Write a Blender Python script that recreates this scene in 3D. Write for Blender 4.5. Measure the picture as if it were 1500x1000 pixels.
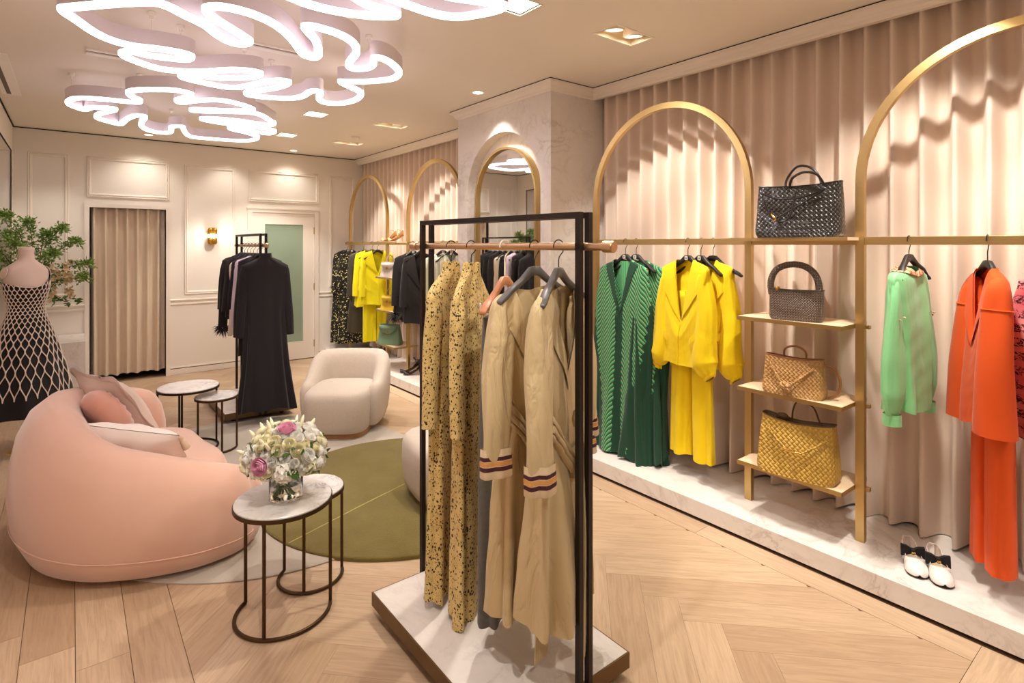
import bpy, math, random
from mathutils import Vector, Matrix
PI = math.pi
rad = math.radians
scene = bpy.context.scene
col = scene.collection
for o in list(bpy.data.objects):
    bpy.data.objects.remove(o)

# ------------------------------------------------------------------ camera
cam_data = bpy.data.cameras.new('camera')
cam = bpy.data.objects.new('camera', cam_data)
col.objects.link(cam)
cam.location = (0, 0, 1.6)
cam.rotation_euler = (rad(90), 0, rad(-38.145))
cam_data.sensor_width = 36.0
cam_data.lens = 19.68
cam_data.shift_y = -0.0943
cam_data.clip_start = 0.05
scene.camera = cam

# ------------------------------------------------------------------ light and exposure
scene.view_settings.view_transform = 'Standard'
scene.view_settings.look = 'None'
scene.view_settings.gamma = 1.0
scene.view_settings.use_curve_mapping = False
scene.view_settings.exposure = 0.12
world = bpy.data.worlds.new('world')
scene.world = world
world.use_nodes = True
world.node_tree.nodes['Background'].inputs[0].default_value = (1.0, 0.95, 0.90, 1)
world.node_tree.nodes['Background'].inputs[1].default_value = 0.26
WARM = (1.0, 0.945, 0.85)
SPOT_W = 60.0       # watts of each recessed spot
LOOP_E = 6.5        # strength of the neon loops
LAMP_E = 14.0

def spot(loc, target, watts=SPOT_W, angle=75, blend=0.5, size=0.03, color=WARM):
    d = bpy.data.lights.new('recessed_spot', 'SPOT')
    d.energy = watts
    d.color = color
    d.spot_size = rad(angle)
    d.spot_blend = blend
    d.shadow_soft_size = size
    o = bpy.data.objects.new('recessed_spot', d)
    col.objects.link(o)
    o.location = loc
    v = Vector(target) - Vector(loc)
    o.rotation_euler = v.to_track_quat('-Z', 'Y').to_euler()
    return o

# twin gimbals over the brass rails (the ones nearer than Y=2 lie outside the frame)
for (x, y) in ((2.63, 2.25), (2.66, 5.47), (2.70, 6.74), (2.63, 0.75), (2.63, -0.8)):
    spot((x - .08, y, 2.84), (3.25, y + .12, 1.55), 84, 78)
    spot((x + .08, y, 2.84), (3.05, y - .30, 0.9), 84, 70)
# single squares over the aisle, then three unseen ones added for fill
for (x, y, tx, ty) in ((1.86, 5.46, 1.5, 5.3), (1.86, 2.32, 1.35, 1.9), (1.95, 6.7, 1.9, 7.6), (1.72, 3.85, 1.6, 4.2),
                       (1.86, 0.7, 1.4, 1.2), (0.4, 1.2, 0.8, 2.4), (0.5, -0.6, 0.9, 0.8)):
    spot((x, y, 2.84), (tx, ty, 0.5), 95 if y > 1 and x > 1 else (80 if y > 1 else 50), 85)
# small round downlights
spot((2.655, 3.84, 2.84), (2.92, 3.84, 1.6), 40, 80)
spot((2.34, 7.73, 2.84), (2.34, 7.95, 1.5), 15, 110, 1.0)
spot((0.69, 7.65, 2.84), (0.60, 7.95, 1.5), 18, 110, 1.0)
spot((1.60, 7.69, 2.84), (1.5, 7.95, 1.2), 12, 95, .8)
spot((-0.1, 7.4, 2.84), (-0.2, 7.7, 0.6), 25, 80, .8)

# ------------------------------------------------------------------ helpers: materials
def srgb(r, g, b):
    def f(c):
        c = c / 255.0
        return c / 12.92 if c <= 0.04045 else ((c + 0.055) / 1.055) ** 2.4
    return (f(r), f(g), f(b), 1.0)

class NT:
    def __init__(self, m):
        self.t = m.node_tree
        self.n = self.t.nodes
        self.b = self.n['Principled BSDF']
    def add(self, typ, **kw):
        nd = self.n.new(typ)
        for k, v in kw.items():
            setattr(nd, k, v)
        return nd
    def ln(self, a, b):
        self.t.links.new(a, b)
    def setin(self, sock, v):
        if hasattr(v, 'is_output'):
            self.ln(v, sock)
        else:
            sock.default_value = v
    def m(self, op, a, b=0.0, c=None):
        nd = self.add('ShaderNodeMath', operation=op)
        self.setin(nd.inputs[0], a)
        self.setin(nd.inputs[1], b)
        if c is not None:
            self.setin(nd.inputs[2], c)
        return nd.outputs[0]
    def coord(self, which='Object'):
        return self.add('ShaderNodeTexCoord').outputs[which]
    def sep(self, v):
        nd = self.add('ShaderNodeSeparateXYZ')
        self.ln(v, nd.inputs[0])
        return nd.outputs
    def comb(self, x, y, z):
        nd = self.add('ShaderNodeCombineXYZ')
        for i, v in enumerate((x, y, z)):
            self.setin(nd.inputs[i], v)
        return nd.outputs[0]
    def mapping(self, v, scale=(1, 1, 1), rot=(0, 0, 0), loc=(0, 0, 0)):
        nd = self.add('ShaderNodeMapping')
        self.ln(v, nd.inputs[0])
        nd.inputs['Scale'].default_value = scale
        nd.inputs['Rotation'].default_value = rot
        nd.inputs['Location'].default_value = loc
        return nd.outputs[0]
    def noise(self, v, scale, detail=3, rough=0.5, dist=0.0):
        nd = self.add('ShaderNodeTexNoise')
        if v is not None:
            self.ln(v, nd.inputs['Vector'])
        nd.inputs['Scale'].default_value = scale
        nd.inputs['Detail'].default_value = detail
        nd.inputs['Roughness'].default_value = rough
        nd.inputs['Distortion'].default_value = dist
        return nd.outputs[0]
    def ramp(self, f, stops, interp='LINEAR'):
        nd = self.add('ShaderNodeValToRGB')
        nd.color_ramp.interpolation = interp
        e = nd.color_ramp.elements
        while len(e) > 1:
            e.remove(e[-1])
        e[0].position, e[0].color = stops[0]
        for p, c in stops[1:]:
            x = e.new(p)
            x.color = c
        self.ln(f, nd.inputs[0])
        return nd.outputs[0]
    def mix(self, f, a, b, blend='MIX'):
        nd = self.add('ShaderNodeMix', data_type='RGBA', blend_type=blend)
        self.setin(nd.inputs[0], f)
        self.setin(nd.inputs[6], a)
        self.setin(nd.inputs[7], b)
        return nd.outputs[2]
    def bump(self, h, strength=0.3, dist=0.01):
        nd = self.add('ShaderNodeBump')
        nd.inputs['Strength'].default_value = strength
        nd.inputs['Distance'].default_value = dist
        self.ln(h, nd.inputs['Height'])
        self.ln(nd.outputs[0], self.b.inputs['Normal'])

def mat(name, base, rough=0.6, metal=0.0, sheen=0.0, coat=0.0, spec=None):
    m = bpy.data.materials.new(name)
    m.use_nodes = True
    b = m.node_tree.nodes['Principled BSDF']
    b.inputs['Base Color'].default_value = base
    b.inputs['Roughness'].default_value = rough
    b.inputs['Metallic'].default_value = metal
    b.inputs['Sheen Weight'].default_value = sheen
    b.inputs['Coat Weight'].default_value = coat
    if spec is not None:
        b.inputs['Specular IOR Level'].default_value = spec
    return m

def fabric(name, base, base2=None, scale=300.0, bump=0.15, rough=0.85, sheen=0.15, mott=6.0, amt=0.5, spec=0.3, dist=0.002, crease=0.0, cscale=(9, 9, 5)):
    m = mat(name, base, rough, 0, sheen, 0, spec)
    t = NT(m)
    c = t.coord()
    if base2 is None:
        base2 = tuple(x * 0.86 for x in base[:3]) + (1,)
    f = t.m('MULTIPLY', t.noise(c, mott, 4, 0.6), amt)
    t.ln(t.mix(f, base, base2), t.b.inputs['Base Color'])
    if bump and crease:
        cr = t.noise(t.mapping(c, cscale), 1.0, 3, 0.55, 1.4)
        rd = t.m('ABSOLUTE', t.m('SUBTRACT', cr, .5))
        t.bump(t.m('ADD', t.m('MULTIPLY', t.m('ADD', cr, t.m('MULTIPLY', rd, -.8)), crease), t.m('MULTIPLY', t.noise(c, scale, 2, 0.6), .04)), 1.0, .02)
    elif bump:
        t.bump(t.noise(c, scale, 2, 0.6), bump, dist)
    return m

def metal_mat(name, base, rough=0.3, bump=0.03):
    m = mat(name, base, rough, 1.0)
    t = NT(m)
    c = t.mapping(t.coord(), (40, 40, 4))
    n = t.noise(c, 6.0, 3)
    t.ln(t.m('ADD', t.m('MULTIPLY', n, 0.15), rough - 0.07), t.b.inputs['Roughness'])
    return m

def emis(name, color, strength):
    m = mat(name, (0.8, 0.8, 0.8, 1), 0.5)
    b = m.node_tree.nodes['Principled BSDF']
    b.inputs['Emission Color'].default_value = color
    b.inputs['Emission Strength'].default_value = strength
    return m

def marble(name, base, vein, scale=2.0, rough=0.3, amt=0.55):
    m = mat(name, base, rough)
    t = NT(m)
    c = t.coord()
    n1 = t.noise(c, scale * 2.2, 6, 0.62, 1.6)
    v = t.m('ABSOLUTE', t.m('SUBTRACT', n1, 0.5))
    line = t.ramp(v, [(0.0, (1, 1, 1, 1)), (0.035, (0.25, 0.25, 0.25, 1)), (0.12, (0, 0, 0, 1))])
    n2 = t.ramp(t.noise(c, scale * 1.3, 4, 0.6, 0.6), [(0.42, (0, 0, 0, 1)), (0.7, (1, 1, 1, 1))])
    n3 = t.noise(c, scale * 9, 5, 0.7, 0.8)
    f = t.m('ADD', t.m('MULTIPLY', t.m('MULTIPLY', line, n2), amt), t.m('MULTIPLY', n3, 0.22))
    t.ln(t.mix(f, base, vein), t.b.inputs['Base Color'])
    return m

def weave(name, base, base2, pitch, rough=0.35, bump=0.8, coat=0.2, metal=0.0):
    """leather strips plaited on the diagonal"""
    m = mat(name, base, rough, metal, 0, coat)
    t = NT(m)
    x, y, z = t.sep(t.coord())
    h = t.m('ADD', x, t.m('MULTIPLY', y, 0.9))
    u = t.m('DIVIDE', t.m('ADD', h, z), pitch)
    v = t.m('DIVIDE', t.m('SUBTRACT', h, z), pitch)
    par = t.m('MODULO', t.m('ADD', t.m('ADD', t.m('FLOOR', u), t.m('FLOOR', v)), 200.0), 2.0)
    su = t.m('ABSOLUTE', t.m('SINE', t.m('MULTIPLY', u, PI)))
    sv = t.m('ABSOLUTE', t.m('SINE', t.m('MULTIPLY', v, PI)))
    a = t.m('MULTIPLY', t.m('POWER', su, 0.6), t.m('ADD', t.m('MULTIPLY', t.m('POWER', sv, 0.4), 0.6), 0.4))
    b = t.m('MULTIPLY', t.m('POWER', sv, 0.6), t.m('ADD', t.m('MULTIPLY', t.m('POWER', su, 0.4), 0.6), 0.4))
    hh = t.m('ADD', t.m('MULTIPLY', a, par), t.m('MULTIPLY', b, t.m('SUBTRACT', 1.0, par)))
    t.ln(t.mix(t.m('MULTIPLY', par, 0.6), base, base2), t.b.inputs['Base Color'])
    t.bump(hh, bump, pitch * 0.35)
    return m

# ------------------------------------------------------------------ helpers: meshes
class MB:
    def __init__(self):
        self.v = []
        self.f = []
    def verts(self, pts):
        i = len(self.v)
        self.v.extend([tuple(p) for p in pts])
        return i
    def box(self, x0, x1, y0, y1, z0, z1):
        i = self.verts([(x0, y0, z0), (x1, y0, z0), (x1, y1, z0), (x0, y1, z0), (x0, y0, z1), (x1, y0, z1), (x1, y1, z1), (x0, y1, z1)])
        for q in ((0, 3, 2, 1), (4, 5, 6, 7), (0, 1, 5, 4), (1, 2, 6, 5), (2, 3, 7, 6), (3, 0, 4, 7)):
            self.f.append(tuple(i + k for k in q))
        return self
    def loft(self, rings, closed=True, cap0=False, cap1=False, loop=False):
        n = len(rings[0])
        i0 = self.verts([p for r in rings for p in r])
        R = len(rings)
        for a in range(R if loop else R - 1):
            b = (a + 1) % R
            for k in range(n if closed else n - 1):
                k2 = (k + 1) % n
                self.f.append((i0 + a * n + k, i0 + a * n + k2, i0 + b * n + k2, i0 + b * n + k))
        if cap0:
            self.f.append(tuple(i0 + k for k in reversed(range(n))))
        if cap1:
            self.f.append(tuple(i0 + (R - 1) * n + k for k in range(n)))
        return self
    def tube(self, pts, r, n=8, closed=False, cap=True, flat=1.0):
        pts = [Vector(p) for p in pts]
        N = len(pts)
        rr = r if isinstance(r, (list, tuple)) else [r] * N
        rings = []
        up = None
        for i in range(N):
            if closed:
                t = pts[(i + 1) % N] - pts[i - 1]
            else:
                t = pts[min(i + 1, N - 1)] - pts[max(i - 1, 0)]
            t.normalize()
            if up is None:
                up = Vector((0, 0, 1)) if abs(t.z) < 0.9 else Vector((1, 0, 0))
            up = (up - t * up.dot(t))
            if up.length < 1e-5:
                up = t.orthogonal()
            up.normalize()
            s = t.cross(up)
            rings.append([pts[i] + (s * math.cos(2 * PI * k / n) + up * math.sin(2 * PI * k / n) * flat) * rr[i] for k in range(n)])
        return self.loft(rings, True, cap and not closed, cap and not closed, closed)
    def lathe(self, prof, n=24, c=(0, 0, 0), cap0=False, cap1=False, sx=1, sy=1):
        rings = [[(c[0] + sx * r * math.cos(2 * PI * k / n), c[1] + sy * r * math.sin(2 * PI * k / n), c[2] + z) for k in range(n)] for r, z in prof]
        return self.loft(rings, True, cap0, cap1)
    def prism(self, poly, z0, z1):
        n = len(poly)
        i = self.verts([(p[0], p[1], z0) for p in poly] + [(p[0], p[1], z1) for p in poly])
        self.f.append(tuple(i + k for k in reversed(range(n))))
        self.f.append(tuple(i + n + k for k in range(n)))
        for k in range(n):
            k2 = (k + 1) % n
            self.f.append((i + k, i + k2, i + n + k2, i + n + k))
        return self
    def mesh(self, name, m=None, smooth=True, angle=40):
        me = bpy.data.meshes.new(name)
        me.from_pydata(self.v, [], self.f)
        me.validate()
        if smooth:
            me.shade_smooth()
            me.set_sharp_from_angle(angle=rad(angle))
        if m is not None:
            me.materials.append(m)
        me.update()
        return me
    def build(self, name, m, parent=None, smooth=True, angle=40, loc=None, rot=None, bevel=0, solid=0, sub=0):
        o = bpy.data.objects.new(name, self.mesh(name, m, smooth, angle))
        col.objects.link(o)
        if parent is not None:
            o.parent = parent
        if loc is not None:
            o.location = loc
        if rot is not None:
            o.rotation_euler = rot
        if sub:
            q = o.modifiers.new('subdivision', 'SUBSURF')
            q.levels = q.render_levels = sub
        if solid:
            q = o.modifiers.new('solidify', 'SOLIDIFY')
            q.thickness = solid
            q.offset = 0
        if bevel:
            q = o.modifiers.new('bevel', 'BEVEL')
            q.width = bevel
            q.segments = 2
            q.limit_method = 'ANGLE'
            q.angle_limit = rad(50)
        return o

def tag(o, label=None, cat=None, group=None, kind=None):
    if label:
        o['label'] = label
    if cat:
        o['category'] = cat
    if group:
        o['group'] = group
    if kind:
        o['kind'] = kind
    return o

def thing(name, label, cat, loc=(0, 0, 0), rz=0.0, group=None):
    o = bpy.data.objects.new(name, None)
    col.objects.link(o)
    o.location = loc
    o.rotation_euler = (0, 0, rz)
    o.empty_display_size = 0.1
    return tag(o, label, cat, group)

def struct(name, mb, m, parent=None, **kw):
    o = mb.build(name, m, parent, **kw)
    if parent is None:
        o['kind'] = 'structure'
    return o

def copy_tree(o, parent=None):
    c = o.copy()
    col.objects.link(c)
    if parent is not None:
        c.parent = parent
    for ch in list(o.children):
        copy_tree(ch, c)
    return c

def lerp(a, b, t):
    return a + (b - a) * t

def table_at(tab, t):
    """piecewise smooth lookup: tab rows (t, values...)"""
    if t <= tab[0][0]:
        return tab[0][1:]
    for a, b in zip(tab, tab[1:]):
        if t <= b[0]:
            k = (t - a[0]) / (b[0] - a[0])
            return tuple(lerp(p, q, k) for p, q in zip(a[1:], b[1:]))
    return tab[-1][1:]

def catmull(pts, sub=6, closed=False):
    P = [Vector(p) for p in pts]
    n = len(P)
    out = []
    rng = n if closed else n - 1
    for i in range(rng):
        p0 = P[(i - 1) % n] if closed or i > 0 else P[0]
        p1 = P[i]
        p2 = P[(i + 1) % n]
        p3 = P[(i + 2) % n] if closed or i + 2 < n else P[-1]
        for k in range(sub):
            t = k / sub
            out.append(0.5 * ((2 * p1) + (p2 - p0) * t + (2 * p0 - 5 * p1 + 4 * p2 - p3) * t * t + (3 * p1 - p0 - 3 * p2 + p3) * t ** 3))
    if not closed:
        out.append(P[-1])
    return out

def spow(x, p):
    return math.copysign(abs(x) ** p, x)

# ------------------------------------------------------------------ materials of the room
def wood_mat(name, c1, c2, c3, along=(2.2, 26, 26), rough=0.42):
    m = mat(name, c1, rough)
    t = NT(m)
    oi = t.add('ShaderNodeObjectInfo')
    off = t.m('MULTIPLY', oi.outputs['Random'], 37.0)
    cc = t.add('ShaderNodeVectorMath', operation='ADD')
    t.ln(t.coord(), cc.inputs[0])
    t.ln(t.comb(off, off, off), cc.inputs[1])
    g = t.noise(t.mapping(cc.outputs[0], along), 1.6, 5, 0.62, 1.2)
    g2 = t.noise(t.mapping(cc.outputs[0], (along[0] * 3, along[1] * 7, along[2] * 3)), 1.0, 3, 0.6, 0.3)
    base = t.mix(oi.outputs['Random'], c1, c2)
    k = t.ramp(g, [(0.38, (0, 0, 0, 1)), (0.72, (1, 1, 1, 1))])
    k2 = t.m('ADD', t.m('MULTIPLY', k, 0.46), t.m('MULTIPLY', t.m('SUBTRACT', g2, 0.5), 0.5))
    t.ln(t.mix(k2, base, c3), t.b.inputs['Base Color'])
    t.bump(g2, 0.12, 0.002)
    return m

M_wood = wood_mat('oak_floor', srgb(206, 177, 147), srgb(182, 151, 121), srgb(146, 116, 90))
M_shelfwood = wood_mat('pale_ash_shelf', srgb(240, 214, 180), srgb(234, 206, 172), srgb(214, 182, 146))
M_gap = mat('floor_gap', srgb(150, 120, 94), 0.9)
M_wall = fabric('wall_paint', srgb(243, 234, 223), srgb(240, 230, 218), 60, 0.03, 0.6, 0, 1.2, 0.6, 0.4)
M_ceil = fabric('ceiling_paint', srgb(240, 230, 217), srgb(237, 226, 212), 50, 0.02, 0.8, 0, 1.0, 0.5, 0.3)
M_trim = mat('trim_paint', srgb(243, 232, 220), 0.45)
M_marble = marble('white_marble', srgb(238, 230, 224), srgb(176, 162, 152), 1.6, 0.3, 0.7)
M_marble_top = marble('table_marble', srgb(240, 234, 230), srgb(140, 134, 138), 4.0, 0.22, 0.9)
M_brass = metal_mat('brushed_brass', srgb(200, 172, 118), 0.36)
M_gold = metal_mat('gold_rail', srgb(204, 168, 132), 0.36)
M_blackmetal = mat('blackened_steel', srgb(46, 38, 33), 0.42, 0.6)
M_bronze = metal_mat('bronze_edge', srgb(120, 98, 72), 0.42)
M_dark = mat('shadow_gap', srgb(40, 32, 26), 0.9)
M_curtain = fabric('blush_curtain', srgb(232, 212, 196), srgb(224, 202, 186), 420, 0.10, 0.8, 0.2, 3.0, 0.6, 0.25)
M_linen_curtain = fabric('taupe_curtain', srgb(226, 206, 182), srgb(216, 194, 170), 420, 0.12, 0.85, 0.1, 4.0, 0.6, 0.2)
M_chrome = mat('chrome', (0.8, 0.8, 0.8, 1), 0.2, 1.0)
M_white = mat('white_satin', srgb(240, 235, 230), 0.4)
# ================================================================== SETTING
XL, YB, YF, XR, ZC = -0.5, 8.0, -2.6, 3.62, 2.87

# ---- floor: planks laid one by one
floor = struct('floor', MB().box(-1.3, XR, YF, 9.1, -0.06, -0.006), M_gap, smooth=False)

def clip(poly, x0, x1, y0, y1):
    for ax, lim, sgn in ((0, x0, 1), (0, x1, -1), (1, y0, 1), (1, y1, -1)):
        out = []
        for i in range(len(poly)):
            a, b = poly[i - 1], poly[i]
            da, db = (a[ax] - lim) * sgn, (b[ax] - lim) * sgn
            if (da >= 0) != (db >= 0):
                k = da / (da - db)
                out.append((lerp(a[0], b[0], k), lerp(a[1], b[1], k)))
            if db >= 0:
                out.append(b)
        poly = out
        if len(poly) < 3:
            return []
    return poly

def plank(poly, ang):
    cx = sum(p[0] for p in poly) / len(poly)
    cy = sum(p[1] for p in poly) / len(poly)
    c, s = math.cos(-ang), math.sin(-ang)
    loc = [((p[0] - cx) * c - (p[1] - cy) * s, (p[0] - cx) * s + (p[1] - cy) * c) for p in poly]
    o = MB().prism(loc, -0.012, 0.0).build('plank', M_wood, floor, smooth=False, loc=(cx, cy, 0), rot=(0, 0, ang))
    return o

def area(p):
    return abs(sum(p[i - 1][0] * p[i][1] - p[i][0] * p[i - 1][1] for i in range(len(p)))) / 2

PW, PL, GAP = 0.155, 0.93, 0.0004
hb = []
nn = 6
c45 = math.sqrt(0.5)
for k in range(-60, 90):
    for mm in range(-12, 14):
        for kind in (0, 1):
            if kind == 0:
                u0, v0, du, dv = k * PW + 2 * PL * mm, k * PW, PL, PW
            else:
                u0, v0, du, dv = k * PW + PL + 2 * PL * mm, k * PW + PW - PL, PW, PL
            q = [(u0 + GAP, v0 + GAP), (u0 + du - GAP, v0 + GAP), (u0 + du - GAP, v0 + dv - GAP), (u0 + GAP, v0 + dv - GAP)]
            w = [((a - b) * c45 + 1.5, (a + b) * c45) for a, b in q]
            if max(p[0] for p in w) < 0.35 or min(p[0] for p in w) > 2.72 or max(p[1] for p in w) < 0.9 or min(p[1] for p in w) > 7.98:
                continue
            w = clip(w, 0.352, 2.718, 0.6, 7.98)
            if len(w) >= 3 and area(w) > 0.0015:
                hb.append((w, rad(45 if kind == 0 else 135)))
for w, a in hb:
    plank(w, a)
# straight border boards along the platform and along the left side
y = 0.6
rnd = random.Random(3)
for x0, x1, ln in ((2.72, 2.856, 1.6), (-0.5, -0.332, 1.7), (-0.33, -0.162, 1.5), (-0.16, 0.008, 1.6), (0.01, 0.178, 1.5), (0.18, 0.35, 1.7)):
    y = 0.6 - rnd.random() * ln
    while y < 7.98:
        a, b = max(y, 0.6), min(y + ln - 0.002, 7.98)
        if b - a > 0.05:
            plank([(x0 + GAP, a), (x1 - GAP, a), (x1 - GAP, b), (x0 + GAP, b)], rad(90))
        y += ln
MB().box(-1.3, 2.856, YF, 0.598, -0.012, 0).box(-1.3, -0.502, 0.6, 7.98, -0.012, 0).build('board_area', M_wood, floor, smooth=False)

# ---- ceiling with openings for the lamps
round_lamps = [(2.655, 3.84), (2.34, 7.73), (0.69, 7.65)]
twin_lamps = [(2.63, 2.25), (2.66, 5.47), (2.70, 6.74), (2.63, 0.75), (2.63, -0.8)]
single_lamps = [(1.86, 5.46), (1.86, 2.32), (1.95, 6.7), (1.72, 3.85), (1.86, 0.7), (0.4, 1.2), (0.5, -0.6)]  # last three: unseen fittings that go with the added fill spots
holes = [(x - .04, x + .04, y - .04, y + .04) for x, y in round_lamps]
holes += [(x - .165, x + .165, y - .085, y + .085) for x, y in twin_lamps]
holes += [(x - .09, x + .09, y - .09, y + .09) for x, y in single_lamps]
xs = sorted({-1.4, XR} | {h[0] for h in holes} | {h[1] for h in holes})
ys = sorted({YF, 9.1} | {h[2] for h in holes} | {h[3] for h in holes})
cm = MB()
for a, b in zip(xs, xs[1:]):
    for c, d in zip(ys, ys[1:]):
        mx, my = (a + b) / 2, (c + d) / 2
        if any(h[0] < mx < h[1] and h[2] < my < h[3] for h in holes):
            continue
        i = cm.verts([(a, c, ZC), (a, d, ZC), (b, d, ZC), (b, c, ZC)])
        cm.f.append((i, i + 1, i + 2, i + 3))
cm.box(-1.4, XR, YF, 9.1, ZC + .2, ZC + .24)
struct('ceiling', cm, M_ceil, smooth=False)

# ---- walls
wb = MB()
DX0, DX1, DZ = 0.153, 0.90, 2.03            # curtained doorway
EX0, EX1, EZ = 1.888, 2.703, 2.032          # glazed door
wb.box(-1.4, DX0, YB, YB + .12, 0, ZC).box(DX0, DX1, YB, YB + .12, DZ, ZC).box(DX1, EX0, YB, YB + .12, 0, ZC)
wb.box(EX0, EX1, YB, YB + .12, EZ, ZC).box(EX1, XR, YB, YB + .12, 0, ZC)
struct('wall_back', wb, M_wall, smooth=False)
struct('wall_fitting_room', MB().box(-.1, 1.2, 9.0, 9.08, 0, ZC).box(-.1, -.02, YB + .12, 9.0, 0, ZC).box(1.12, 1.2, YB + .12, 9.0, 0, ZC), M_wall, smooth=False)
struct('wall_right', MB().box(XR, XR + .1, YF, YB + .1, 0, ZC), M_wall, smooth=False)
NT_ = 2.57
wl = MB().box(XL - .1, XL, 7.74, YB, 0, ZC).box(XL - .1, XL, 4.2, 7.74, NT_, ZC).box(XL - .1, XL, YF, 4.2, 0, ZC)
wl.box(-1.4, -1.3, 4.1, YB, 0, ZC).box(-1.3, XL - .1, 4.1, 4.2, 0, ZC).box(-1.3, XL - .1, 7.74, 7.84, 0, ZC).box(-1.3, XL - .1, 4.2, 7.74, NT_, NT_ + .05)
struct('wall_left', wl, M_wall, smooth=False)
struct('trim_1', MB().box(XL - .002, XL + .006, 7.728, 7.742, 0, NT_ + .012).box(XL - .002, XL + .006, 4.2, 7.742, NT_, NT_ + .012), M_dark, smooth=False)
# shadow gap under the ceiling
struct('trim_2', MB().box(XL, 3.36, YB - .012, YB, ZC - .010, ZC - .002).box(XL, XL + .012, YF, YB, ZC - .010, ZC - .002), M_dark, smooth=False)

# ---- panel mouldings
def panel_frame(name, x0, x1, z0, z1, yw=YB):
    prof = [(0, 0), (0.006, 0.016), (0.016, 0.010), (0.024, 0.018), (0.036, 0.014), (0.042, 0.0)]
    corners = [(x0, z0, 1, 1), (x1, z0, -1, 1), (x1, z1, -1, -1), (x0, z1, 1, -1)]
    rings = [[(x + sx * a, yw - h, z + sz * a) for a, h in prof] for x, z, sx, sz in corners]
    mb = MB().loft(rings, closed=False, loop=True)
    struct(name, mb, M_trim, angle=20)
panel_frame('trim_3', -0.383, -0.03, 1.015, 2.614)
panel_frame('trim_4', 0.128, 0.936, 2.149, 2.614)
panel_frame('trim_5', 1.096, 1.68, 0.983, 2.600)
panel_frame('trim_6', 1.838, 2.771, 2.181, 2.601)
panel_frame('trim_7', 2.919, 3.30, 0.993, 2.600)
def rail_profile(name, x0, x1):
    prof = [(0, .855), (.014, .862), (.014, .874), (.006, .882), (.010, .902), (.022, .912), (.022, .924), (0, .930)]
    struct(name, MB().loft([[(x, YB - h, z) for h, z in prof] for x in (x0, x1)], closed=False), M_trim, angle=20)
rail_profile('trim_8', XL, 0.108)
rail_profile('trim_9', 0.945, 1.816)
rail_profile('trim_10', 2.77, 3.36)
# recessed baseboard under a thin dark reveal
for nm, x0, x1 in (('baseboard_back', 0.945, 1.816), ('baseboard_corner', 2.77, 3.36), ('baseboard_end', XL, 0.108)):
    struct(nm, MB().box(x0, x1, YB - .010, YB, 0, .070).box(x0, x1, YB - .012, YB, .079, .092), M_trim, smooth=False)
struct('trim_11', MB().box(0.945, 1.816, YB - .004, YB, .070, .079).box(2.77, 3.36, YB - .004, YB, .070, .079), M_dark, smooth=False)
# architrave of the curtained doorway
struct('trim_12', MB().box(DX0 - .045, DX0, YB - .02, YB + .12, 0, DZ + .045).box(DX1, DX1 + .045, YB - .02, YB + .12, 0, DZ + .045).box(DX0, DX1, YB - .02, YB + .12, DZ, DZ + .045), M_trim, smooth=False)
# architrave of the door
struct('trim_13', MB().box(EX0 - .067, EX0 - .004, YB - .022, YB + .1, 0, EZ + .06).box(EX1 + .004, EX1 + .06, YB - .022, YB + .1, 0, EZ + .06).box(EX0 - .004, EX1 + .004, YB - .022, YB + .1, EZ + .004, EZ + .06)
       .box(EX0 - .075, EX1 + .068, YB - .03, YB, EZ + .05, EZ + .066), M_trim, smooth=False)

# ---- glazed door
M_door = mat('door_paint', srgb(243, 232, 220), 0.45)
M_frost = mat('frosted_glass', srgb(150, 168, 148), 0.16, 0, 0, 0.3)
t = NT(M_frost)
nz = t.noise(t.mapping(t.coord(), (1, 1, 0.7)), 3.0, 2)
t.ln(t.mix(nz, srgb(158, 176, 154), srgb(138, 156, 136)), t.b.inputs['Base Color'])
gx0, gx1, gz0, gz1 = 2.043, 2.55, 0.25, 1.88
dm = MB().box(EX0, gx0, YB - .005, YB + .04, 0.008, EZ).box(gx1, EX1, YB - .005, YB + .04, 0.008, EZ)
dm.box(gx0, gx1, YB - .005, YB + .04, 0.008, gz0).box(gx0, gx1, YB - .005, YB + .04, gz1, EZ)
door = struct('door_1', dm, M_door, smooth=False)
MB().box(gx0, gx1, YB + .012, YB + .022, gz0, gz1).build('pane', M_frost, door, smooth=False)
for z in (1.80, 1.01, 0.21):
    MB().box(EX1 - .008, EX1 + .012, YB - .012, YB + .0, z - .045, z + .045).tube([(EX1 + .002, YB - .012, z - .05), (EX1 + .002, YB - .012, z + .05)], .007, 8).build('hinge', M_brass, door)
hd = MB().lathe([(.024, 0), (.024, .006), (.010, .010), (.010, .045)], 16, cap0=True, cap1=True)
for i, v in enumerate(hd.v):
    hd.v[i] = (v[0], -v[2], v[1])
hd.tube([(0, -.045, 0), (.10, -.045, 0)], .009, 8)
hd.build('door_handle', M_brass, door, loc=(EX0 + .06, YB - .005, 1.0))

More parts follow.
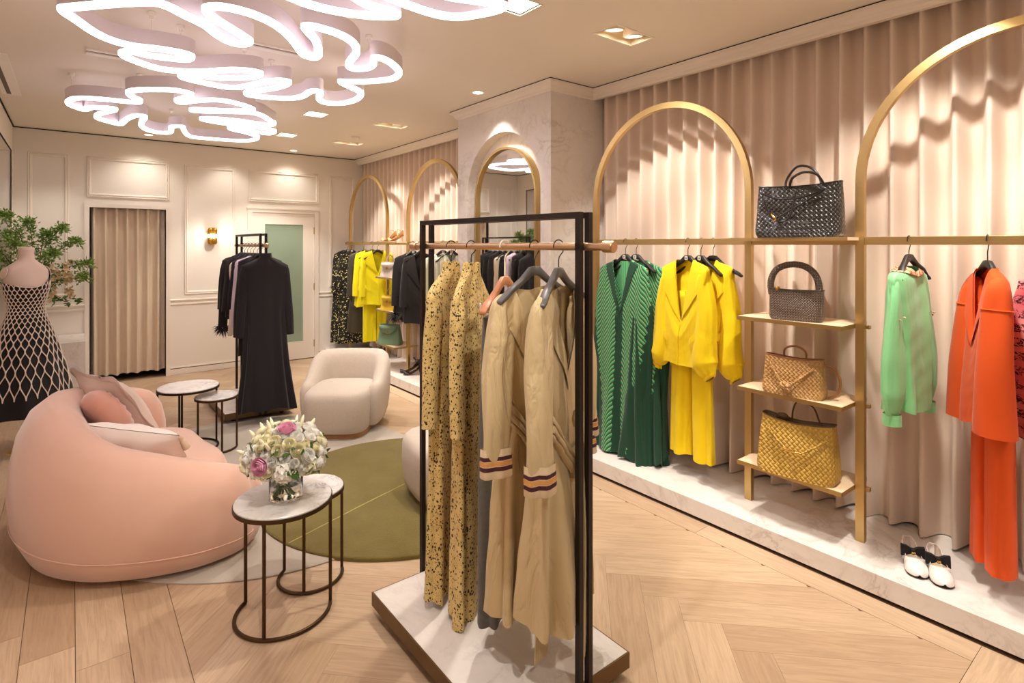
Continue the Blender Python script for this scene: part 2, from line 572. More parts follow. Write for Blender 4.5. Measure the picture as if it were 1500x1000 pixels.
# ---- cornice on the right wall, breaking forward around the column
cprof = [(0.0, 2.787), (0.006, 2.787), (0.012, 2.800), (0.022, 2.806), (0.030, 2.826), (0.048, 2.842), (0.058, 2.846), (0.060, 2.862), (0.052, 2.862), (0.052, 2.8705)]
cpath = [(3.365, YB, -1, 0), (3.365, 4.527, -1, 1), (2.90, 4.527, -1, 1), (2.90, 3.207, -1, -1), (3.365, 3.207, -1, -1), (3.365, YF, -1, 0)]
cm = MB().loft([[(x + nx * o, y + ny * o, z) for o, z in cprof] for x, y, nx, ny in cpath], closed=False)
cm.box(3.365, 3.395, 4.527, YB, 2.787, ZC).box(3.365, 3.395, YF, 3.207, 2.787, ZC)
struct('trim_14', cm, M_trim, angle=25)
gp = [(3.309, YB, 0, 0), (3.309, 4.584, 0, 0), (2.844, 4.584, 0, 0), (2.844, 3.150, 0, 0), (3.309, 3.150, 0, 0), (3.309, YF, 0, 0)]
struct('trim_15', MB().loft([[(x, y, 2.8625), (x, y, 2.8697)] for x, y, a, b in gp], closed=False), M_dark, smooth=False)

# ---- marble platform along the right wall
PX = 2.858
platform = struct('trim_16', MB().box(PX, XR, YF, YB, .018, .112), M_marble, smooth=False)
struct('trim_17', MB().box(PX + .03, XR, YF, YB, 0, .018), M_dark, smooth=False)

# ---- marble column with an arched recess
CX, CY0, CY1 = 2.90, 3.207, 4.527
NY, NR, NS, ND = 3.85, 0.52, 2.05, 0.10
cb = MB()
cb.box(CX + ND, XR, CY0, CY1, .112, ZC)
arc = [(NY - NR, .112)] + [(NY - NR * math.cos(PI * k / 28), NS + NR * math.sin(PI * k / 28)) for k in range(29)] + [(NY + NR, .112)]
outer = []
for (y, z) in arc:
    if z <= NS + 1e-6:
        outer.append((CY0 if y < NY else CY1, z))
    else:
        a = math.atan2(z - NS, y - NY)
        k = min((ZC - NS) / max(math.sin(a), 1e-6), ((CY1 - NY) if y > NY else (NY - CY0)) / max(abs(math.cos(a)), 1e-6))
        outer.append((NY + k * math.cos(a), NS + k * math.sin(a)))
cb.loft([[(CX, y, z) for y, z in outer], [(CX, y, z) for y, z in arc], [(CX + ND + .001, y, z) for y, z in arc]], closed=False)
for ya, yb in ((CY0, outer[1:]), (CY1, outer[1:])):
    pass
for yc, s in ((CY0, 1), (CY1, -1)):     # top corners of the face
    pts = [p for p in outer if (p[0] - NY) * (yc - NY) > 0]
    side = max(p[1] for p in outer if abs(p[0] - yc) < 1e-4)
    tops = [p for p in outer if abs(p[1] - ZC) < 1e-4]
    ed = min(tops, key=lambda p: abs(p[0] - yc))
    i = cb.verts([(CX, yc, side), (CX, yc, ZC), (CX, ed[0], ZC)])
    cb.f.append((i, i + 1, i + 2))
    i = cb.verts([(CX, yc, .112), (CX, yc, ZC), (CX + ND, yc, ZC), (CX + ND, yc, .112)])
    cb.f.append((i, i + 1, i + 2, i + 3))
struct('wall_column', cb, M_marble, smooth=True, angle=30)

# ---- ceiling fittings
M_housing = mat('lamp_housing', srgb(214, 196, 168), 0.5)
M_lampface = emis('lamp_face', (1.0, 0.86, 0.66, 1), LAMP_E)
M_slot = mat('vent_slot', srgb(120, 104, 90), .8)
M_ring = mat('lamp_ring', srgb(248, 240, 228), 0.4)
place = ['beside the column', 'near the glazed door', 'above the curtained doorway']
for (x, y), w in zip(round_lamps, place):
    t = thing('ceiling_downlight', 'small round white recessed downlight in the ceiling ' + w, 'downlight', (x, y, ZC), 0, 'round ceiling downlights')
    MB().lathe([(.040, .03), (.040, -.001), (.043, -.006), (.060, -.005), (.062, .0)], 28).build('ring', M_ring, t)
    MB().lathe([(.0005, .012), (.040, .012)], 28).build('lens', M_lampface, t)
tw = ['in front of the first brass arch', 'nearest above the far shelves', 'nearest the back wall corner', 'outside', 'outside']
tw = ['in front of the near brass arch', 'above the far bag shelves', 'close to the far wall corner', 'over the near right rail', 'behind the near right rail']
for (x, y), w in zip(twin_lamps, tw):
    t = thing('gimbal_light', 'recessed rectangular ceiling light with two tilting lamps ' + w, 'ceiling light', (x, y, ZC), 0, 'twin gimbal ceiling lights')
    MB().box(-.175, .175, -.095, -.084, -.004, .0).box(-.175, .175, .084, .095, -.004, 0).box(-.175, -.164, -.084, .084, -.004, 0).box(.164, .175, -.084, .084, -.004, 0).build('frame', M_ring, t, smooth=False)
    h = MB()
    i = h.verts([(sx * .164, sy * .084, z) for z in (0, .12) for sx, sy in ((-1, -1), (1, -1), (1, 1), (-1, 1))])
    for k in range(4):
        k2 = (k + 1) % 4
        h.f.append((i + k, i + k2, i + 4 + k2, i + 4 + k))
    h.f.append((i + 4, i + 5, i + 6, i + 7))
    h.build('housing', M_housing, t, smooth=False)
    for sx in (-1, 1):
        l = MB().lathe([(.055, .05), (.062, 0), (.062, -.012), (.052, -.012), (.046, -.004)], 24).build('lamp_head', M_ring, t, loc=(sx * .085, 0, .022), rot=(rad(8), rad(-8), 0))
        MB().lathe([(.0005, -.003), (.047, -.003)], 24).build('lens', M_lampface, l)
sq = ['over the far aisle', 'above the near clothes rack', 'closest to the far wall', 'beside the leaf-shaped neon light', 'added out of view as fill near the camera', 'added out of view as fill over the sofa side', 'added out of view as fill at the shop front']
for (x, y), w in zip(single_lamps, sq):
    t = thing('square_downlight', 'bright square recessed ceiling light ' + w, 'ceiling light', (x, y, ZC), 0, 'square ceiling lights')
    MB().box(-.097, .097, -.097, -.089, -.004, 0).box(-.097, .097, .089, .097, -.004, 0).box(-.097, -.089, -.089, .089, -.004, 0).box(.089, .097, -.089, .089, -.004, 0).build('frame', M_ring, t, smooth=False)
    MB().box(-.09, .09, -.09, .09, .010, .016).build('lens', M_lampface, t, smooth=False)
for (x0, x1, y0, y1, w) in ((0.07, 0.62, 4.53, 4.66, 'beside the big leaf light'), (0.80, 1.30, 3.74, 3.86, 'behind the leaf light strands'), (-0.46, -0.34, 5.0, 6.3, 'running along the left wall')):
    t = thing('air_diffuser', 'white linear slot air diffuser in ceiling ' + w, 'air vent', ((x0 + x1) / 2, (y0 + y1) / 2, ZC), 0, 'slot air diffusers')
    hx, hy = (x1 - x0) / 2, (y1 - y0) / 2
    if hy > hx:
        MB().box(-hx, -hx + .028, -hy, hy, -.010, 0).box(hx - .060, hx, -hy, hy, -.010, 0).build('flange', M_ring, t, smooth=False)
        MB().box(-hx + .028, hx - .060, -hy, hy, -.003, 0).build('slot', M_slot, t, smooth=False)
        continue
    MB().box(-hx, hx, -hy, -hy + .028, -.010, 0).box(-hx, hx, hy - .060, hy, -.010, 0).build('flange', M_ring, t, smooth=False)
    MB().box(-hx, hx, -hy + .028, hy - .060, -.003, 0).build('slot', M_slot, t, smooth=False)
for (x, y, w) in ((2.62, 6.32, 'between the twin ceiling lights'),):
    t = thing('smoke_detector', 'small round white smoke detector on the ceiling', 'smoke detector', (x, y, ZC), 0)
    MB().lathe([(.05, 0), (.05, -.012), (.036, -.028), (.0005, -.030)], 24).build('housing', M_ring, t)

# ---- neon loop lights
M_neon = emis('neon_diffuser', (1.0, 0.90, 0.98, 1), LOOP_E)
M_loophouse = mat('loop_housing', srgb(226, 214, 218), 0.5)
LOOPS = [
 ('large white neon ceiling light bent like a leaf, filling the ceiling left', "-0.04,3.28 0.01,3.38 0.08,3.52 0.16,3.61 0.26,3.64 0.36,3.61 0.47,3.60 0.53,3.63 0.53,3.70 0.48,3.74 0.35,3.77 0.27,3.75 0.23,3.78 0.22,3.84 0.25,3.89 0.31,3.95 0.41,4.01 0.52,3.99 0.64,3.91 0.77,3.76 0.88,3.71 0.93,3.74 0.91,3.84 0.84,3.92 0.74,4.00 0.61,4.03 0.54,4.08 0.57,4.14 0.69,4.18 0.82,4.20 0.91,4.13 1.00,3.90 1.08,3.80 1.13,3.83 1.10,4.00 0.98,4.23 0.98,4.31 1.06,4.32 1.24,4.25 1.31,4.12 1.31,3.96 1.35,3.91 1.39,3.97 1.42,4.11 1.50,4.20 1.61,4.14 1.65,3.98 1.63,3.83 1.57,3.73 1.48,3.67 1.40,3.61 1.39,3.58 1.46,3.54 1.56,3.44 1.63,3.32 1.61,3.19 1.52,3.08 1.43,3.01 1.37,3.00 1.37,3.04 1.41,3.13 1.41,3.22 1.36,3.28 1.31,3.26 1.28,3.17 1.26,3.04 1.22,2.93 1.15,2.84 1.07,2.79 0.99,2.77 0.92,2.77 0.90,2.80 0.93,2.85 1.01,2.96 1.08,3.12 1.10,3.19 1.08,3.23 1.02,3.21 0.95,3.09 0.85,2.94 0.75,2.84 0.64,2.79 0.54,2.79 0.49,2.83 0.48,2.88 0.52,2.95 0.61,3.04 0.70,3.13 0.74,3.19 0.71,3.25 0.65,3.25 0.57,3.17 0.51,3.08 0.42,3.01 0.34,2.94 0.28,2.93 0.22,2.98 0.14,3.06 0.06,3.15 -0.00,3.22",
  [(0.14, 3.30), (0.30, 3.52), (0.52, 3.78), (0.84, 3.86), (1.16, 4.10), (1.56, 3.96), (1.45, 3.20), (1.10, 2.95), (0.62, 2.90), (0.36, 3.10)]),
 ('smaller white neon ceiling light of wavy lobes near the back wall', "-0.02,5.34 0.03,5.18 0.17,5.11 0.30,5.09 0.39,5.06 0.39,4.97 0.34,4.89 0.31,4.77 0.35,4.66 0.45,4.57 0.56,4.50 0.65,4.53 0.67,4.60 0.63,4.73 0.61,4.82 0.65,4.87 0.71,4.76 0.84,4.61 0.98,4.63 1.11,4.73 1.12,4.81 1.01,4.90 0.86,4.98 0.76,5.04 0.75,5.09 0.82,5.08 0.97,4.98 1.18,4.88 1.33,5.08 1.40,5.18 1.38,5.29 1.14,5.26 0.97,5.29 0.88,5.34 0.88,5.41 1.06,5.47 1.31,5.45 1.45,5.48 1.51,5.57 1.49,5.71 1.34,5.67 1.19,5.59 1.13,5.62 1.17,5.70 1.33,5.80 1.46,5.96 1.44,6.19 1.30,6.30 1.09,6.34 0.92,6.34 0.83,6.07 0.79,5.86 0.74,5.86 0.71,5.96 0.74,6.18 0.69,6.29 0.58,6.26 0.49,6.06 0.48,5.78 0.48,5.59 0.42,5.57 0.37,5.77 0.35,6.00 0.33,6.08 0.24,6.00 0.16,5.88 0.18,5.68 0.26,5.49 0.26,5.41 0.21,5.41 0.12,5.47 0.08,5.60 0.03,5.55 -0.02,5.45",
  [(0.05, 5.30), (0.33, 5.00), (0.55, 4.56), (0.84, 5.00), (1.10, 5.20), (1.40, 5.60), (1.35, 6.15), (0.72, 6.10), (0.25, 5.80)]),
 ('white neon ceiling light cut off by the top edge, nearest the camera', "0.74,2.50 0.84,2.53 0.97,2.52 1.09,2.48 1.18,2.42 1.19,2.38 1.14,2.37 1.04,2.37 0.96,2.33 0.91,2.29 0.91,2.22 0.99,2.21 1.07,2.24 1.18,2.26 1.28,2.27 1.38,2.26 1.45,2.21 1.52,2.08 1.53,2.00 1.47,2.01 1.35,2.05 1.29,2.07 1.19,2.08 1.09,2.06 1.04,1.92 1.08,1.79 1.00,1.70 0.83,1.78 0.69,1.98 0.59,2.21 0.61,2.41 0.67,2.48",
  [(0.84, 2.48), (1.12, 2.40), (1.30, 2.22), (1.50, 2.03), (1.06, 1.85), (0.66, 2.10)]),
]
for lab, s, cab in LOOPS:
    base = [tuple(map(float, p.split(','))) for p in s.split()]
    cx = sum(p[0] for p in base) / len(base)
    cy = sum(p[1] for p in base) / len(base)
    t = thing('neon_loop_light', lab, 'ceiling light', (cx, cy, 2.66), 0, 'wavy neon ceiling lights')
    pts = catmull([(p[0] - cx, p[1] - cy, 0) for p in base], 5, True)
    # even out and soften the bends
    for _ in range(2):
        pts = [(pts[i - 1] + pts[i] * 2 + pts[(i + 1) % len(pts)]) / 4 for i in range(len(pts))]
    N = len(pts)
    def band(prof):
        rings = []
        for i in range(N):
            d = pts[(i + 1) % N] - pts[i - 1]
            d.z = 0
            d.normalize()
            nrm = Vector((-d.y, d.x, 0))
            rings.append([(pts[i] + nrm * o + Vector((0, 0, z))) for o, z in prof])
        return MB().loft(rings, True, loop=True)
    band([(-.019, .024), (-.019, .008), (-.013, .001), (.013, .001), (.019, .008), (.019, .024)]).build('neon_tube', M_neon, t, angle=80)
    band([(-.020, .0245), (.020, .0245), (.020, .105), (-.020, .105)]).build('housing', M_loophouse, t, angle=50)
    for q in cab:
        b = min(pts, key=lambda p: (p.x + cx - q[0]) ** 2 + (p.y + cy - q[1]) ** 2)
        MB().tube([(b.x, b.y, .105), (b.x, b.y, .185)], .0015, 5).build('cable', M_chrome, t)
        MB().lathe([(.0005, .168), (.008, .170), (.010, .186), (.020, .190), (.020, .209)], 12, (b.x, b.y, 0)).build('ceiling_mount', M_ring, t)

# ---- wall sconce
M_sconce = emis('sconce_glow', (1.0, 0.80, 0.50, 1), 10.0)
M_ribbrass = metal_mat('ribbed_brass', srgb(196, 146, 60), 0.3)
sc = thing('wall_sconce', 'ribbed brass wall sconce with glowing middle on the back wall', 'wall lamp', (1.40, YB, 1.712))
MB().box(-.045, .045, -.012, 0, -.075, .075).build('back_plate', M_ribbrass, sc, smooth=False, bevel=.004)
def ribbed(z0, z1, dome):
    mb = MB()
    n = 72
    prof = [(1.0, z0), (1.0, lerp(z0, z1, .5)), (.96, lerp(z0, z1, .75)), (.80, lerp(z0, z1, .93)), (.5, z1)]
    rings = [[(0.052 * r * (1 + .05 * math.cos(k * 2 * PI * 18 / n)) * math.cos(2 * PI * k / n), -.055 + .045 * r * (1 + .05 * math.cos(k * 2 * PI * 18 / n)) * math.sin(2 * PI * k / n), z) for k in range(n)] for r, z in prof]
    return mb.loft(rings, True, False, True)
ribbed(.022, .108, True).build('shade', M_ribbrass, sc)
ribbed(-.022, -.108, True).build('shade', M_ribbrass, sc)
MB().lathe([(.0005, -.03), (.046, -.028), (.050, 0), (.046, .028), (.0005, .03)], 24, (0, -.055, 0), sy=.85).build('glowing_band', M_sconce, sc)
pl_ = bpy.data.lights.new('sconce_bulb', 'POINT'); pl_.energy = 2.5; pl_.color = WARM; pl_.shadow_soft_size = .04
po = bpy.data.objects.new('sconce_bulb', pl_); col.objects.link(po); po.location = (1.40, YB - .13, 1.712)

# ---- curtains
def curtain(name, label, a, b, z0, z1, pitch, amp0, amp1, m, along, seed, grp=None, dy=0.0, irregular=1.0, lift=.012):
    """pleated cloth; along 'Y' = on the right wall at x=dy, along 'X' = in the doorway at y=dy"""
    r = random.Random(seed)
    L = b - a
    n = int(L / pitch * 14)
    ph = [r.uniform(0, 6.28) for _ in range(6)]
    rows = 16
    rings = []
    for j in range(rows + 1):
        v = j / rows
        amp = lerp(amp0, amp1, v ** 1.5)
        ring = []
        for i in range(n + 1):
            s = i / n * L
            w = 2 * PI * s / pitch + irregular * (0.55 * math.sin(s * 3.1 + ph[0]) + 0.35 * math.sin(s * 7.3 + ph[1])) + 0.55 * v * math.sin(s * 5.0 + ph[2])
            am = amp * (1 + .18 * irregular * math.sin(s * 4.3 + ph[3] + v) + .22 * irregular * v * math.sin(s * 9.1 + ph[4]))
            o = am * (math.sin(w) - .22 * math.cos(2 * w))
            side = 0.0
            z = lerp(z1, z0, v) + (lift * .5 * (1 + math.sin(w * .5 + ph[2])) * (v > .99))
            if along == 'Y':
                ring.append((dy - o, a + s + side, z))
            else:
                ring.append((a + s + side, dy - o, z))
        rings.append(ring)
    o = MB().loft(rings, closed=False).build(name, m, angle=180)
    return tag(o, label, 'curtain', grp)
curtain('curtain', 'long blush pink pleated curtain behind the near brass arches', YF + .2, 3.20, .116, 2.86, 0.128, .046, .066, M_curtain, 'Y', 5, 'blush wall curtains', 3.46)
curtain('curtain', 'blush pink pleated curtain behind the far brass arches', 4.54, 7.97, .116, 2.86, 0.128, .046, .056, M_curtain, 'Y', 9, 'blush wall curtains', 3.46)
curtain('curtain', 'taupe floor length curtain closing the fitting room doorway', DX0 + .012, DX1 - .004, .07, DZ + .01, .105, .030, .040, M_linen_curtain, 'X', 12, None, YB + .06, .6)
# ================================================================== FURNITURE
# ---- rugs
M_rug_grey = fabric('grey_rug_pile', srgb(186, 174, 160), srgb(170, 158, 144), 260, 0.5, 0.95, 0.3, 5.0, 0.7, 0.1, .004)
M_rug_olive = fabric('olive_rug_pile', srgb(130, 114, 58), srgb(94, 80, 36), 200, 0.9, 0.95, 0.2, 5.0, 0.9, 0.1, .006)
def rug_outline(cx, cy, rx, ry, n=96, wob=0.0, seed=0):
    return [(cx + rx * (1 + wob * math.sin(3 * a + seed)) * math.cos(a), cy + ry * (1 + wob * math.sin(3 * a + seed)) * math.sin(a)) for a in (2 * PI * k / n for k in range(n))]
def rug(label, out, h, m):
    cx = sum(p[0] for p in out) / len(out); cy = sum(p[1] for p in out) / len(out)
    def sc(k):
        return [(p[0] + (cx - p[0]) * k, p[1] + (cy - p[1]) * k) for p in out]
    mb = MB().loft([[(x, y, z) for x, y in sc(k)] for k, z in ((0, 0.0005), (0, h * .6), (.006, h * .95), (.014, h), (.5, h), (.999, h))], True)
    o = mb.build('rug', m, angle=60)
    return tag(o, label, 'rug')
rug('large rounded pale grey rug under the pink sofa', rug_outline(1.05, 4.18, 1.14, 1.39), .010, M_rug_grey)
ro = rug('round olive green wool rug overlapping the grey rug', [], .0, M_rug_olive) if False else None
oo = [(x, y) for x, y in rug_outline(1.73, 3.36, .89, .89)]
mb = MB()
cx, cy = 1.73, 3.36
for k, z in ((0, .0105),):
    pass
mb.loft([[(cx + (x - cx) * (1 - k), cy + (y - cy) * (1 - k), z) for x, y in oo] for k, z in ((0, .0005), (0, .017), (.006, .021), (.02, .022), (.5, .022), (.999, .022))], True)
olive = tag(mb.build('rug', M_rug_olive, angle=60), 'round olive green rug with a carved seam line across it', 'rug')
M_seam = mat('carved_seam', srgb(176, 160, 100), 0.95)
MB().tube([(0.90, 3.06, .0205), (1.40, 3.24, .0205), (1.95, 3.42, .0205), (2.55, 3.62, .0205)], .004, 6).build('seam', M_seam, olive)

# ---- sofa
M_velvet = fabric('pink_velvet', srgb(226, 184, 164), srgb(210, 162, 142), 500, 0.10, 0.75, 0.6, 2.2, 0.8, 0.2)
sofa = thing('sofa', 'curved pink velvet sofa with rounded wraparound back', 'sofa', (0.30, 3.85, 0))
SP = [(.70, 3.24, .43, .10), (.62, 3.20, .475, .14), (.48, 3.19, .525, .165), (.32, 3.235, .575, .18), (.15, 3.33, .625, .19), (0.02, 3.48, .70, .195), (-.05, 3.68, .765, .20), (-.07, 3.90, .78, .195),
      (-.03, 4.10, .77, .19), (.07, 4.28, .74, .18), (.19, 4.38, .70, .17), (.29, 4.42, .67, .155), (.37, 4.41, .645, .135)]
path = catmull([(p[0], p[1], 0) for p in SP], 5)
NPT = len(path)
def sp_val(i, k):
    f = i / 5
    a = min(int(f), len(SP) - 2)
    return lerp(SP[a][k], SP[a + 1][k], f - a)
sec = [(-.75, .012), (.30, .012), (.68, .07), (.93, .22), (1.0, .42), (.96, .60), (.82, .78), (.56, .92), (.20, .995), (-.20, .985), (-.52, .90), (-.74, .74), (-.85, .54), (-.86, .30), (-.82, .10)]
rings = []
for i in range(NPT):
    d = path[min(i + 1, NPT - 1)] - path[max(i - 1, 0)]
    d.normalize()
    nrm = Vector((d.y, -d.x, 0)) * -1 if False else Vector((-d.y, d.x, 0))
    # outward = away from the seat centre
    c = Vector((.42, 3.80, 0))
    if (path[i] - c).dot(nrm) < 0:
        nrm = -nrm
    h, w = sp_val(i, 2), sp_val(i, 3)
    rings.append([path[i] + nrm * (o * w) + Vector((0, 0, z * h)) for o, z in sec])
def end_cap(rings, i, dirv):
    base = rings[i]
    cz = sum((p.z for p in base)) / len(base)
    cen = sum((Vector(p) for p in base), Vector()) / len(base)
    cen.z *= .9
    out = []
    for s, k in ((.97, .03), (.88, .065), (.70, .10), (.42, .122), (.05, .13)):
        out.append([cen + (p - cen) * s + dirv * k - Vector((0, 0, 0)) for p in base])
    return out
d0 = (path[0] - path[2]).normalized()
d1 = (path[-1] - path[-3]).normalized()
allr = list(reversed(end_cap(rings, 0, d0))) + rings + end_cap(rings, -1, d1)
for r in allr:
    for p in r:
        p.z = max(p.z, .012)
off = Vector((0.30, 3.85, 0))
MB().loft([[p - off for p in r] for r in allr], True, True, True).build('backrest', M_velvet, sofa, angle=180)
sm = [path[i] + (lambda n: n if (path[i] - Vector((.42, 3.80, 0))).dot(n) > 0 else -n)(Vector((-(path[min(i + 1, NPT - 1)] - path[max(i - 1, 0)]).y, (path[min(i + 1, NPT - 1)] - path[max(i - 1, 0)]).x, 0)).normalized()) * (sp_val(i, 3) * .95) + Vector((0, 0, sp_val(i, 2) * .24)) - off for i in range(NPT)]
MB().tube(sm, .003, 6).build('seam', M_velvet, sofa)
# seat cushion: a bean shaped slab that swells at the front edge
so = catmull([(.54, 3.34, 0), (.68, 3.46, 0), (.69, 3.64, 0), (.65, 3.84, 0), (.63, 4.02, 0), (.60, 4.18, 0), (.46, 4.31, 0), (.24, 4.32, 0), (.06, 4.16, 0), (.02, 3.86, 0), (.10, 3.56, 0), (.32, 3.36, 0)], 5, True)
cs = sum(so, Vector()) / len(so)
rg = []
for k, z in ((.90, .012), (.95, .05), (1.0, .16), (1.02, .28), (.995, .365), (.94, .405), (.84, .422), (.6, .432), (.3, .436), (.01, .438)):
    rg.append([cs + (p - cs) * k + Vector((0, 0, z)) - off for p in so])
MB().loft(rg, True, True).build('seat', M_velvet, sofa, angle=180)

# ---- cushions
def pillow_mesh(w, h, th, flange=0.0, n=18, puff=1.0):
    mb = MB()
    def zz(x, y):
        e = max(0.0, (1 - abs(x) ** 2.4)) * max(0.0, (1 - abs(y) ** 2.4))
        return th * e ** .55 * puff
    for s in (1, -1):
        rings = []
        for i in range(n + 1):
            y = -1 + 2 * i / n
            row = []
            for j in range(n + 1):
                x = -1 + 2 * j / n
                px = x * w / 2 * (1 - .06 * (1 - abs(x)) * 0 - .05 * (1 - y * y) * abs(x))
                py = y * h / 2 * (1 - .05 * (1 - x * x) * abs(y))
                wr = .010 * math.sin(9 * x + 3 * y) * (1 - x * x) * (1 - y * y)
                row.append((px, py, s * (zz(x, y) + .0015) + wr))
            rings.append(row if s > 0 else row[::-1])
        mb.loft(rings, closed=False)
    return mb
M_linen_pillow = fabric('dusty_pink_linen', srgb(226, 202, 190), srgb(212, 186, 174), 380, 0.25, 0.9, 0.2, 7, .6, .2)
M_coral = fabric('coral_velvet', srgb(216, 160, 142), srgb(200, 140, 122), 500, 0.1, 0.7, 0.6, 4, .7, .2)
M_cream = fabric('cream_linen', srgb(248, 238, 230), srgb(240, 226, 216), 380, 0.25, 0.9, 0.2, 6, .5, .2)
p1 = thing('throw_pillow', 'large dusty pink square throw pillow with flanged edge', 'pillow', (.225, 4.12, .615))
p1.rotation_euler = (rad(58), 0, rad(112))
pillow_mesh(.50, .50, .085).build('cushion', M_linen_pillow, p1, angle=180)
fl = MB()
fo = [(x, y) for x, y in [(-.25, -.25), (0, -.238), (.25, -.25), (.238, 0), (.25, .25), (0, .238), (-.25, .25), (-.238, 0)]]
fo = catmull([(x, y, 0) for x, y in fo], 6, True)
fl.loft([[p * .93 + Vector((0, 0, .003)) for p in fo], [p * 1.10 + Vector((0, 0, .006 * math.sin(i * 1.3))) for i, p in enumerate(fo)], [p * .93 - Vector((0, 0, .003)) for p in fo]], True)
fl.build('flange', M_linen_pillow, p1, angle=180)
p2 = thing('round_pillow', 'small round coral velvet pillow on the sofa', 'pillow', (.155, 3.90, .635))
p2.rotation_euler = (rad(62), 0, rad(112))
pr = MB()
n = 40
rr = []
for k, z in ((.001, .058), (.2, .066), (.5, .068), (.78, .058), (.93, .036), (1.0, .012), (1.0, -.012), (.93, -.036), (.78, -.058), (.5, -.068), (.2, -.066), (.001, -.058)):
    rr.append([(.165 * k * math.cos(2 * PI * i / n), .165 * k * math.sin(2 * PI * i / n), z * (1 + .10 * math.sin(i * 2.2) * k)) for i in range(n)])
pr.loft(rr, True).build('cushion', M_coral, p2, angle=180)
MB().lathe([(.0005, .074), (.012, .072), (.016, .066), (.014, .060)], 14).build('button', M_coral, p2)
p3 = thing('lumbar_pillow', 'long cream lumbar pillow with corner tassels on the sofa', 'pillow', (.265, 3.63, .535))
p3.rotation_euler = (rad(50), rad(-8), rad(146))
pillow_mesh(.52, .25, .075).build('cushion', M_cream, p3, angle=180)
M_tassel = fabric('tassel_thread', srgb(226, 200, 172), srgb(206, 178, 148), 200, .3, .9, .1, 40, .8, .2)
for sx in (-1, 1):
    for sy in (-1, 1):
        tz = MB().lathe([(.002, 0), (.010, -.004), (.012, -.014), (.008, -.022), (.014, -.035), (.019, -.075), (.017, -.080), (.0005, -.078)], 14)
        tz.build('tassel', M_tassel, p3, loc=(sx * .262, sy * .118, 0), rot=(rad(-66), rad(20 * sx), rad(sx * 40)))

# ---- armchairs
M_boucle = fabric('cream_tweed', srgb(212, 198, 184), srgb(186, 170, 154), 240, 0.8, 0.95, 0.2, 70, .75, .15, .003)
M_oak = wood_mat('oak_plinth', srgb(176, 130, 86), srgb(168, 122, 80), srgb(130, 90, 56), (3, 3, 20))
def armchair(label, loc, face):
    """face = heading of the seat; local front is -y"""
    t = thing('armchair', label, 'armchair', loc, face, 'cream tub armchairs')
    U = []
    for k in range(41):
        a = rad(-22 + 224 * k / 40)
        U.append((a, .295 * spow(math.cos(a), .62), .30 * spow(math.sin(a), .62) + .03))
    rings = []
    secn = [(-.60, .0), (.2, .0), (.62, .03), (.86, .15), (1.0, .36), (1.0, .60), (.92, .82), (.66, .95), (.22, 1.0), (-.28, .985), (-.68, .91), (-.90, .76), (-.95, .45), (-.85, .10)]
    for i, (a, x, y) in enumerate(U):
        f = min(1.0, max(0.0, (y + .10) / .36))
        f = f * f * (3 - 2 * f)
        h = lerp(.385, .60, f)
        w = lerp(.070, .085, f)
        q0, q1 = U[max(i - 1, 0)], U[min(i + 1, 40)]
        tg = Vector((q1[1] - q0[1], q1[2] - q0[2], 0)).normalized()
        d = Vector((tg.y, -tg.x, 0))
        rings.append([Vector((x, y, 0)) + d * (o * w + .030 * (z - .3)) + Vector((0, 0, .045 + z * h)) for o, z in secn])
    def cap(r, dv):
        cen = sum(r, Vector()) / len(r)
        return [[cen + (p - cen) * s + dv * k for p in r] for s, k in ((.97, .018), (.88, .040), (.66, .058), (.32, .068), (.03, .070))]
    dv = Vector((0, -1, 0))
    rr = list(reversed(cap(rings[0], dv))) + rings + cap(rings[-1], dv)
    MB().loft(rr, True, True, True).build('backrest', M_boucle, t, angle=180)
    so = []
    for k in range(56):
        a = 2 * PI * k / 56
        so.append(Vector((.285 * spow(math.cos(a), .48), .325 * spow(math.sin(a), .52) - .105, 0)))
    c = Vector((0, -.105, 0))
    MB().loft([[c + (p - c) * s + Vector((0, 0, z)) for p in so] for s, z in ((.86, .045), (.92, .052), (.965, .11), (1.0, .24), (.992, .33), (.955, .372), (.88, .394), (.6, .412), (.25, .418), (.01, .420))], True, True).build('seat', M_boucle, t, angle=180)
    t.scale = (.95, .95, .96)
    MB().loft([[Vector((p.x * .90, (p.y + .105) * .96 - .05, z)) for p in so] for z in (0.001, .044)], True, True, True).build('plinth', M_oak, t)
    return t
armchair('cream upholstered tub armchair facing the sofa, standing beyond the flowers', (1.89, 4.78, .0105), rad(-38))
armchair('cream upholstered tub armchair half hidden behind the front clothes rack', (2.02, 3.02, .0225), rad(-100))

# ---- side tables
M_tframe = metal_mat('bronze_table_frame', srgb(84, 64, 46), 0.42)
M_tframe_dark = metal_mat('dark_table_frame', srgb(60, 46, 38), 0.45)
def side_table(label, loc, r, h, legs, a0, a1, m):
    t = thing('side_table', label, 'side table', loc, 0, 'round marble side tables')
    MB().lathe([(.0005, h - .014), (r - .004, h - .014), (r - .001, h - .010), (r - .001, h - .003), (r - .004, h), (.0005, h)], 64).build('tabletop', M_marble_top, t)
    MB().lathe([(r - .016, h - .024), (r + .003, h - .024), (r + .003, h - .008), (r - .001, h - .008), (r - .001, h - .014), (r - .016, h - .014)], 64).build('rim', m, t)
    rr = r - .006
    n = 40
    MB().tube([(rr * math.cos(rad(lerp(a0, a1, k / n))), rr * math.sin(rad(lerp(a0, a1, k / n))), .009) for k in range(n + 1)], .008, 8).build('base_ring', m, t)
    for a in legs:
        x, y = rr * math.cos(rad(a)), rr * math.sin(rad(a))
        MB().tube([(x, y, .009), (x, y, h - .02)], .0075, 8).build('leg', m, t)
    return t
side_table('taller round white marble side table holding the flower vase', (.726, 2.54, 0), .200, .50, (128, 232, -20), 128, 340, M_tframe)
